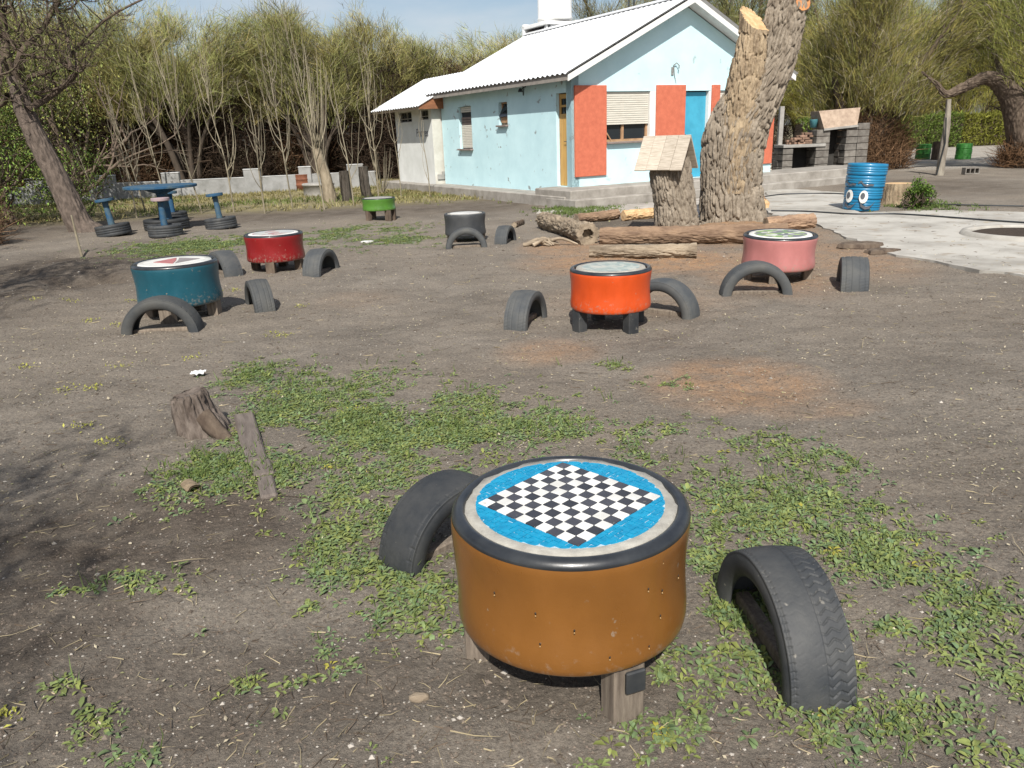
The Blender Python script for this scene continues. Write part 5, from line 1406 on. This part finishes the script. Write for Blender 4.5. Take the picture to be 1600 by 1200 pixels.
lo = G(132, 360)
lt_ = thing('leaning_tree', lo, 'bare tree with scaly bark leaning left beside the blue stools', 'tree')
pl_ = lambda x, y: W3(x, y, lo[1]) - lo
mb = MB(); bark_tube(mb, [(.12, 0, -.15), pl_(124, 350), pl_(100, 300), pl_(72, 245), pl_(52, 205), pl_(34, 160), pl_(24, 120)], [.34, .27, .235, .215, .20, .18, .15], 80, 150, .022, 8, 2.2, 15, .05)
mb.build('trunk', BARKP, lt_, True)
r = np.random.default_rng(18); mb = MB(); tips = []
for path, rr0 in (([(50, 172), (75, 145), (115, 118), (122, 112)], .07), ([(24, 130), (10, 90), (2, 40), (-5, -20)], .12), ([(28, 140), (40, 90), (60, 40), (90, -10)], .085), ([(55, 145), (80, 143), (125, 128)], .035), ([(118, 112), (100, 60), (90, 20), (92, -30)], .045), ([(50, 122), (90, 105), (108, 80), (170, 30), (228, -5)], .05), ([(22, 150), (0, 165), (-40, 180)], .07), ([(30, 120), (35, 60), (20, 0)], .07)):
    q = spline([pl_(*a_) + r.normal(0, .12, 3) * (0, 1, 0) for a_ in path], 12)
    mb.tube(q, np.linspace(rr0, rr0 * .35, 12), 7, False)
    for k in range(7):
        b = q[r.integers(3, 12)]; limbs_rec(mb, tips, b, unit(r.normal(0, .6, 3) + (0, 0, .5)), r.uniform(.5, 1.1), rr0 * .35, 2, r)
mb.build('branches', BARKD, lt_, True)
mb = MB(); pt = np.array([t_[0] for t_ in tips]); n = len(pt) * 5
P = np.repeat(pt, 5, 0) + r.normal(0, .12, (n, 3)); cl = np.array((.13, .145, .05)) * r.uniform(.6, 1.4, (n, 1))
wisps(mb, P, r.normal(0, .6, (n, 3)) + (0, 0, .5), r.uniform(.08, .25, n), r.uniform(.006, .016, n), cl, r.normal(0, .4, (n, 3)), r)
mb.build('crown', FOL, lt_)

def leafy_shrub(name, loc, rx, h, n, col, label, seed, L=(.05, .11), cat='shrub', group=None, z0=.1):
    r = np.random.default_rng(seed); t = thing(name, loc, label, cat, group)
    mb = MB(); tips = []
    for k in range(7):
        limbs_rec(mb, tips, np.array([r.normal(0, rx * .15), r.normal(0, rx * .15), -.03]), unit(np.array([r.normal(0, .45), r.normal(0, .45), 1.0])), h * .5, .012 + .012 * h, 2, r)
    mb.build('stems', BARKD, t, True)
    cen = r.normal(0, 1, (40, 3)) * np.array([rx * .55, rx * .55, h * .24]) + np.array([0, 0, h * .55])
    P = cen[r.integers(0, 40, n)] + r.normal(0, 1, (n, 3)) * np.array([rx * .22, rx * .22, h * .10]); k = P[:, 2] > z0; P = P[k]; n = len(P)
    cl = np.array(col) * r.uniform(.55, 1.45, (n, 1)) * np.stack([r.uniform(.85, 1.2, n), np.ones(n), np.ones(n)], -1)
    mb = MB(); leaves(mb, P, r.uniform(0, 2 * PI, n), r.normal(.2, .6, n), r.uniform(*L, n), np.full(n, .5), cl, r.uniform(0, .8, n), r, True); mb.build('foliage', FOL, t)
    return t
leafy_shrub('shrub', (-11.9, 18.3, 0), 1.3, 3.6, 7500, (.20, .29, .065), 'tall fresh green shrub left of the leaning tree', 201)
leafy_shrub('shrub', (-13.6, 19.6, 0), 1.4, 4.6, 6500, (.17, .24, .06), 'taller green shrub at the left edge behind the leaning tree', 202)
leafy_shrub('shrub', (-10.6, 19.4, 0), .8, 1.6, 2800, (.18, .26, .06), 'low green shrub under the leaning tree', 203)
leafy_shrub('shrub', (-13.2, 23.5, 0), 1.5, 5.6, 6000, (.21, .24, .07), 'olive green tall shrub behind the leaning tree by the wall', 205, (.06, .13))
leafy_shrub('shrub', (-16.2, 22.0, 0), 1.8, 6.2, 6500, (.16, .20, .06), 'dark green tall shrub at the far left edge', 206, (.06, .13))
leafy_shrub('shrub', G(1434, 327), .17, .46, 2600, (.10, .17, .03), 'small round bright green bush beside the sawn stump', 204, (.03, .07), z0=.02)
for i, (x, y, rx, h) in enumerate([(-11.2, 15.6, 1.0, 1.9), (-9.9, 14.2, .7, 1.0)]):
    t = thing('dry_bush', (x, y, 0), ['tall dry twiggy bush at the left edge', 'low dry twiggy bush nearer at the left edge'][i], 'bush')
    brush(700 + i, 1500, rx, rx * .8, h, (.16, .10, .06), .5, (.3, .9), (.006, .014), .6).build('twigs', TWIG, t)
for i, (x, y, h, dep) in enumerate([(-3.5, -2.6, 3.0, 4), (-7.4, 4.0, 3.4, 4), (-10.8, 8.6, 3.2, 4)]):
    r = np.random.default_rng(800 + i); t = thing('bare_tree', (x, y, 0), ['bare tree just outside the left of the frame, nearest the viewer', 'bare tree outside the left of the frame, in the middle', 'bare tree outside the left of the frame, farthest back'][i], 'tree')
    mb = MB(); tips = []
    bark_tube(mb, [(0, 0, -.1), (.05, 0, 1.0), (.1, .05, 2.0)], [.2, .17, .14], 24, 20, .02, 5, 2, i); mb.build('trunk', BARKP, t, True)
    mb = MB()
    for k in range(5): limbs_rec(mb, tips, np.array([.1, .05, 2.0]), unit(np.array([r.normal(0, .5), r.normal(0, .5), .9])), h * .62, .09, dep - 1, r)
    mb.build('branches', BARKD, t, True)
    pt = np.array([t_[0] for t_ in tips]); n = len(pt) * 16; P = np.repeat(pt, 16, 0) + r.normal(0, .2, (n, 3))
    cl = np.array((.12, .14, .04)) * r.uniform(.6, 1.4, (n, 1)); mb = MB()
    wisps(mb, P, r.normal(0, .7, (n, 3)) + (0, 0, .4), r.uniform(.12, .34, n), r.uniform(.012, .03, n), cl, r.normal(0, .4, (n, 3)), r); mb.build('crown', FOL, t)

# ------------------------------------------------------------------ weeds, grass, litter, clods
PATCH = [(640, 690, 190, 48, .95), (560, 655, 120, 50, .9), (450, 645, 75, 60, 1.0), (330, 745, 75, 45, 1.0), (445, 725, 55, 50, 1.0), (600, 775, 110, 60, .85), (760, 650, 110, 45, .7), (520, 850, 60, 50, .65), (650, 940, 80, 55, 1.0), (555, 895, 60, 30, .8),
         (700, 1000, 40, 25, .45), (1150, 800, 110, 60, .75), (1250, 785, 140, 60, .6), (1380, 865, 140, 70, .75), (1490, 930, 110, 80, .75), (1420, 1000, 100, 60, .85), (1165, 960, 60, 70, 1.0), (1180, 1065, 100, 55, 1.0), (1050, 1150, 90, 45, 1.0), (1430, 1115, 110, 65, .8), (1560, 1050, 60, 90, .65), (1300, 1150, 80, 45, .6),
         (1120, 890, 50, 60, 1.0), (1050, 600, 50, 10, .4), (960, 572, 30, 10, .35), (90, 1078, 40, 14, .8), (160, 1130, 40, 36, .8), (390, 1070, 28, 22, .8), (230, 912, 65, 16, .7), (490, 952, 18, 14, .8), (510, 1010, 26, 18, .8), (460, 1067, 36, 16, .75), (535, 1052, 26, 16, .75), (410, 1125, 36, 10, .7), (205, 1192, 70, 14, .7), (120, 932, 45, 12, .5),
         (590, 1188, 50, 14, .7), (850, 655, 90, 55, .4), (1000, 690, 140, 45, .35), (520, 595, 150, 28, .3), (385, 590, 45, 30, .55), (1560, 1180, 80, 30, .6), (930, 1190, 60, 14, .7), (1280, 720, 90, 30, .35), (1180, 690, 60, 20, .3), (280, 1000, 40, 16, .3), (720, 620, 90, 18, .3), (1040, 1040, 30, 40, .9), (860, 640, 50, 20, .3), (40, 1030, 40, 20, .3), (620, 905, 40, 14, 1.0), (1290, 1108, 60, 16, 1.0), (1195, 965, 40, 30, 1.0), (300, 385, 95, 13, .55), (450, 374, 100, 12, .4), (620, 377, 80, 11, .4), (560, 360, 100, 8, .3)]
GRASSP = [(905, 327, 60, 7, 1.0), (1430, 322, 60, 9, .7), (340, 735, 70, 35, .7), (440, 710, 50, 40, .5), (330, 300, 240, 14, .35), (690, 300, 110, 10, .4), (860, 312, 60, 6, .3)]
GRASSP += [(a_, b_, c_, d_, e_ * .3) for a_, b_, c_, d_, e_ in PATCH if b_ > 560]
def scatter(patches, per_m2, r, cap=1800):
    out = []
    for px, py, rx, ry, dn in patches:
        c = G(px, py); ax = abs(G(px + rx, py)[0] - c[0]); ay = abs(G(px, py - ry)[1] - G(px, py + ry)[1]) / 2
        n = min(cap, int(PI * ax * ay * 1.5 * per_m2 * dn))
        q = r.normal(0, .5, (n, 2)) * np.array([ax, ay]) * 1.05 + c[:2]
        m = fbm(q[:, 0] * 3.2, q[:, 1] * 3.2, None, 12, 3) + .22 * dn > r.uniform(.42, .68, n)
        out.append(q[m])
    return np.vstack(out)
def off_tables(q):
    ok = np.ones(len(q), bool)
    P, D = TABLES['fg']; ok &= np.hypot(q[:, 0] - P[0], q[:, 1] - P[1]) > D * .36
    return ok
r = np.random.default_rng(77)
C_ = scatter(PATCH, 900, r, 3600); C_ = C_[off_tables(C_)]
nl = 9
near = np.hypot(C_[:, 0], C_[:, 1])
size = r.uniform(.013, .036, len(C_)) * (1 + near * .035)
P = np.repeat(np.column_stack([C_, ground_h(C_[:, 0], C_[:, 1]) - .004]), nl, 0); n = len(P)
lay = np.tile(np.arange(nl) / nl, len(C_))
yaw = np.tile(np.arange(nl) * 2.4, len(C_)) + r.normal(0, .4, n)
pit = .15 + lay * .75 + r.normal(0, .16, n)
Lf = np.repeat(size, nl) * (1.25 - .55 * lay) * r.uniform(.75, 1.2, n)
P[:, :2] += np.stack([np.cos(yaw), np.sin(yaw)], -1) * (r.uniform(0, .012, n))[:, None]; P[:, 2] += lay * .012
tone = np.repeat(r.uniform(0, 1, len(C_)), nl)
cl = np.array((.20, .26, .105)) * r.uniform(.7, 1.3, (n, 1)); cl = cl * np.stack([.85 + .4 * tone, .95 + .12 * tone, 1.15 - .4 * tone], -1)
yel = np.repeat(r.uniform(0, 1, len(C_)) < .004, nl); cl[yel] = np.array((.42, .38, .07)) * r.uniform(.7, 1.2, (yel.sum(), 1))
mb = MB(); leaves(mb, P, yaw, pit, Lf, r.uniform(.34, .52, n), cl, r.uniform(.3, 1.1, n), r)
wo = mb.build('weeds', WEED, None, True, 'stuff'); wo['label'] = 'low broad-leaved green weeds spread over the soil'; wo['category'] = 'weeds'
# short grass
q = scatter(GRASSP, 260, r, 6000); k = 5
P = np.repeat(np.column_stack([q, ground_h(q[:, 0], q[:, 1])]), k, 0); n = len(P); P[:, :2] += r.normal(0, .03, (n, 2))
dist = P[:, 1]
dryness = np.clip((dist - 17) / 5, 0, 1) * (P[:, 0] < .5)
cl = (np.array((.13, .18, .05)) * (1 - dryness)[:, None] + np.array((.24, .21, .085)) * dryness[:, None]) * r.uniform(.65, 1.35, (n, 1))
mb = MB(); wisps(mb, P, np.stack([r.normal(0, .45, n), r.normal(0, .45, n), np.ones(n)], -1), r.uniform(.03, .10, n), .0022 + dist * .0009, cl, r.normal(0, .4, (n, 3)), r)
wo = mb.build('grass', WEED, None, False, 'stuff'); wo['label'] = 'short grass tufts between the tables and along the lawn'; wo['category'] = 'grass'
# dry lawn by the wall
n = 16000; X = r.uniform(-16, .2, n); Y = r.uniform(18.6, 30, n); m = (Y > 19.4 + .22 * (X + 6)) & (fbm(X * .8, Y * .8, None, 31, 3) > .42); X, Y = X[m], Y[m]; n = len(X)
cl = np.where((fbm(X * .5, Y * .5, None, 41, 2) > .55)[:, None], np.array((.17, .20, .06)), np.array((.30, .26, .12))) * r.uniform(.65, 1.3, (n, 1))
mb = MB(); wisps(mb, np.column_stack([X, Y, ground_h(X, Y)]), np.stack([r.normal(0, .5, n), r.normal(0, .5, n), np.ones(n)], -1), r.uniform(.06, .16, n), r.uniform(.015, .035, n), cl, r.normal(0, .4, (n, 3)), r)
wo = mb.build('dry_lawn', WEED, None, False, 'stuff'); wo['label'] = 'dry yellowish lawn in front of the low wall'; wo['category'] = 'grass'
# pale chips and fallen petals
def fan(n, y0, y1, r, k=.78):
    Y = np.exp(r.uniform(math.log(y0), math.log(y1), n)); X = r.uniform(-k, k, n) * (Y + .6); return X, Y
n = 21000; X, Y = fan(n, 1.3, 17, r)
dens = np.clip(fbm(X * .9 + 3, Y * .9, None, 51, 3) * 1.7 - .35, .05, 1) * np.where(Y < 3.2, .22, 1) * np.where((X > 5) & (Y > 9), .1, 1)
m = r.uniform(0, 1, n) < dens; X, Y = X[m], Y[m]; n = len(X)
Lc = r.uniform(.006, .017, n) * (1 + Y * .07)
cl = np.where((r.uniform(0, 1, n) < .25)[:, None], np.array((.45, .43, .22)), np.array((.58, .50, .36))) * r.uniform(.6, 1.25, (n, 1))
mb = MB(); leaves(mb, np.column_stack([X, Y, np.where(in_yard(X, Y), .034, ground_h(X, Y) + .004)]), r.uniform(0, 6.3, n), r.normal(.08, .22, n), Lc, r.uniform(.4, .8, n), cl, r.normal(0, .4, n), r, True)
wo = mb.build('litter', WEED, None, False, 'stuff'); wo['label'] = 'pale wood chips and fallen petals scattered over the soil'; wo['category'] = 'litter'
# yellow catkin clumps
mb = MB()
for px, py in [(185, 572), (100, 612), (142, 608), (128, 668), (175, 693), (55, 475), (108, 473), (186, 508), (143, 500), (425, 520), (440, 522), (365, 455), (470, 480), (207, 470), (8, 1130), (40, 574), (560, 640), (300, 560)]:
    c = G(px, py); n = 34; s = .05 if py < 900 else .028
    Pq = np.column_stack([c[0] + r.normal(0, s, n), c[1] + r.normal(0, s * .8, n), np.full(n, .004) + r.uniform(0, .012, n)]); Pq[:, 2] += ground_h(Pq[:, 0], Pq[:, 1])
    leaves(mb, Pq, r.uniform(0, 6.3, n), r.normal(.3, .4, n), r.uniform(.012, .028, n), np.full(n, .5), np.array((.46, .45, .09)) * r.uniform(.7, 1.2, (n, 1)), r.normal(0, .5, n), r, True)
wo = mb.build('catkins', WEED, None, False, 'stuff'); wo['label'] = 'small clumps of yellow fallen catkins on the soil'; wo['category'] = 'litter'
# clods and pebbles
n = 52000; X, Y = fan(n, 1.25, 12, r, .75)
OV = np.array([(1, 0, 0), (0, 1, 0), (-1, 0, 0), (0, -1, 0), (0, 0, 1), (0, 0, -1)], float); OT = np.array([(0, 1, 4), (1, 2, 4), (2, 3, 4), (3, 0, 4), (1, 0, 5), (2, 1, 5), (3, 2, 5), (0, 3, 5)])
s = r.uniform(.0015, .005, n) * (1 + .10 * Y) * np.where(r.uniform(0, 1, n) < .03, 2.2, 1)
V = OV[None] * r.uniform(.6, 1.3, (n, 6, 1)) * s[:, None, None] * np.array([1, 1, .6]); an = r.uniform(0, 6.3, n); c_, s_ = np.cos(an)[:, None], np.sin(an)[:, None]
V = np.stack([V[..., 0] * c_ - V[..., 1] * s_ + X[:, None], V[..., 0] * s_ + V[..., 1] * c_ + Y[:, None], V[..., 2] + (ground_h(X, Y))[:, None] + .001], -1)
cl = np.where((r.uniform(0, 1, n) < .12)[:, None], np.array((.36, .33, .29)), np.array((.16, .13, .105))) * r.uniform(.6, 1.3, (n, 1))
mb = MB(); mb.add(V.reshape(-1, 3), None, (OT[None] + (np.arange(n) * 6)[:, None, None]).reshape(-1, 3), np.repeat(cl, 6, 0))
wo = mb.build('pebbles', TWIG, None, False, 'stuff'); wo['label'] = 'small clods and pebbles on the bare soil'; wo['category'] = 'pebbles'

# lying straw, twigs and dead grass
n = 6000; X, Y = fan(n, 1.25, 14, r, .78); a = r.uniform(0, 6.3, n)
L = r.uniform(.02, .09, n) * np.where(r.uniform(0, 1, n) < .04, 2.6, 1)
cl = np.where((r.uniform(0, 1, n) < .5)[:, None], np.array((.36, .30, .19)), np.array((.12, .09, .065))) * r.uniform(.6, 1.3, (n, 1))
mb = MB(); wisps(mb, np.column_stack([X, Y, np.where(in_yard(X, Y), .034, ground_h(X, Y) + .005)]), np.stack([np.cos(a), np.sin(a), r.normal(.02, .1, n)], -1), L, r.uniform(.0015, .0035, n) * (1 + .12 * Y), cl, np.stack([r.normal(0, .3, n), r.normal(0, .3, n), r.normal(-.05, .05, n)], -1), r)
wo = mb.build('straw', TWIG, None, False, 'stuff'); wo['label'] = 'dry straw and thin twigs lying on the soil'; wo['category'] = 'litter'
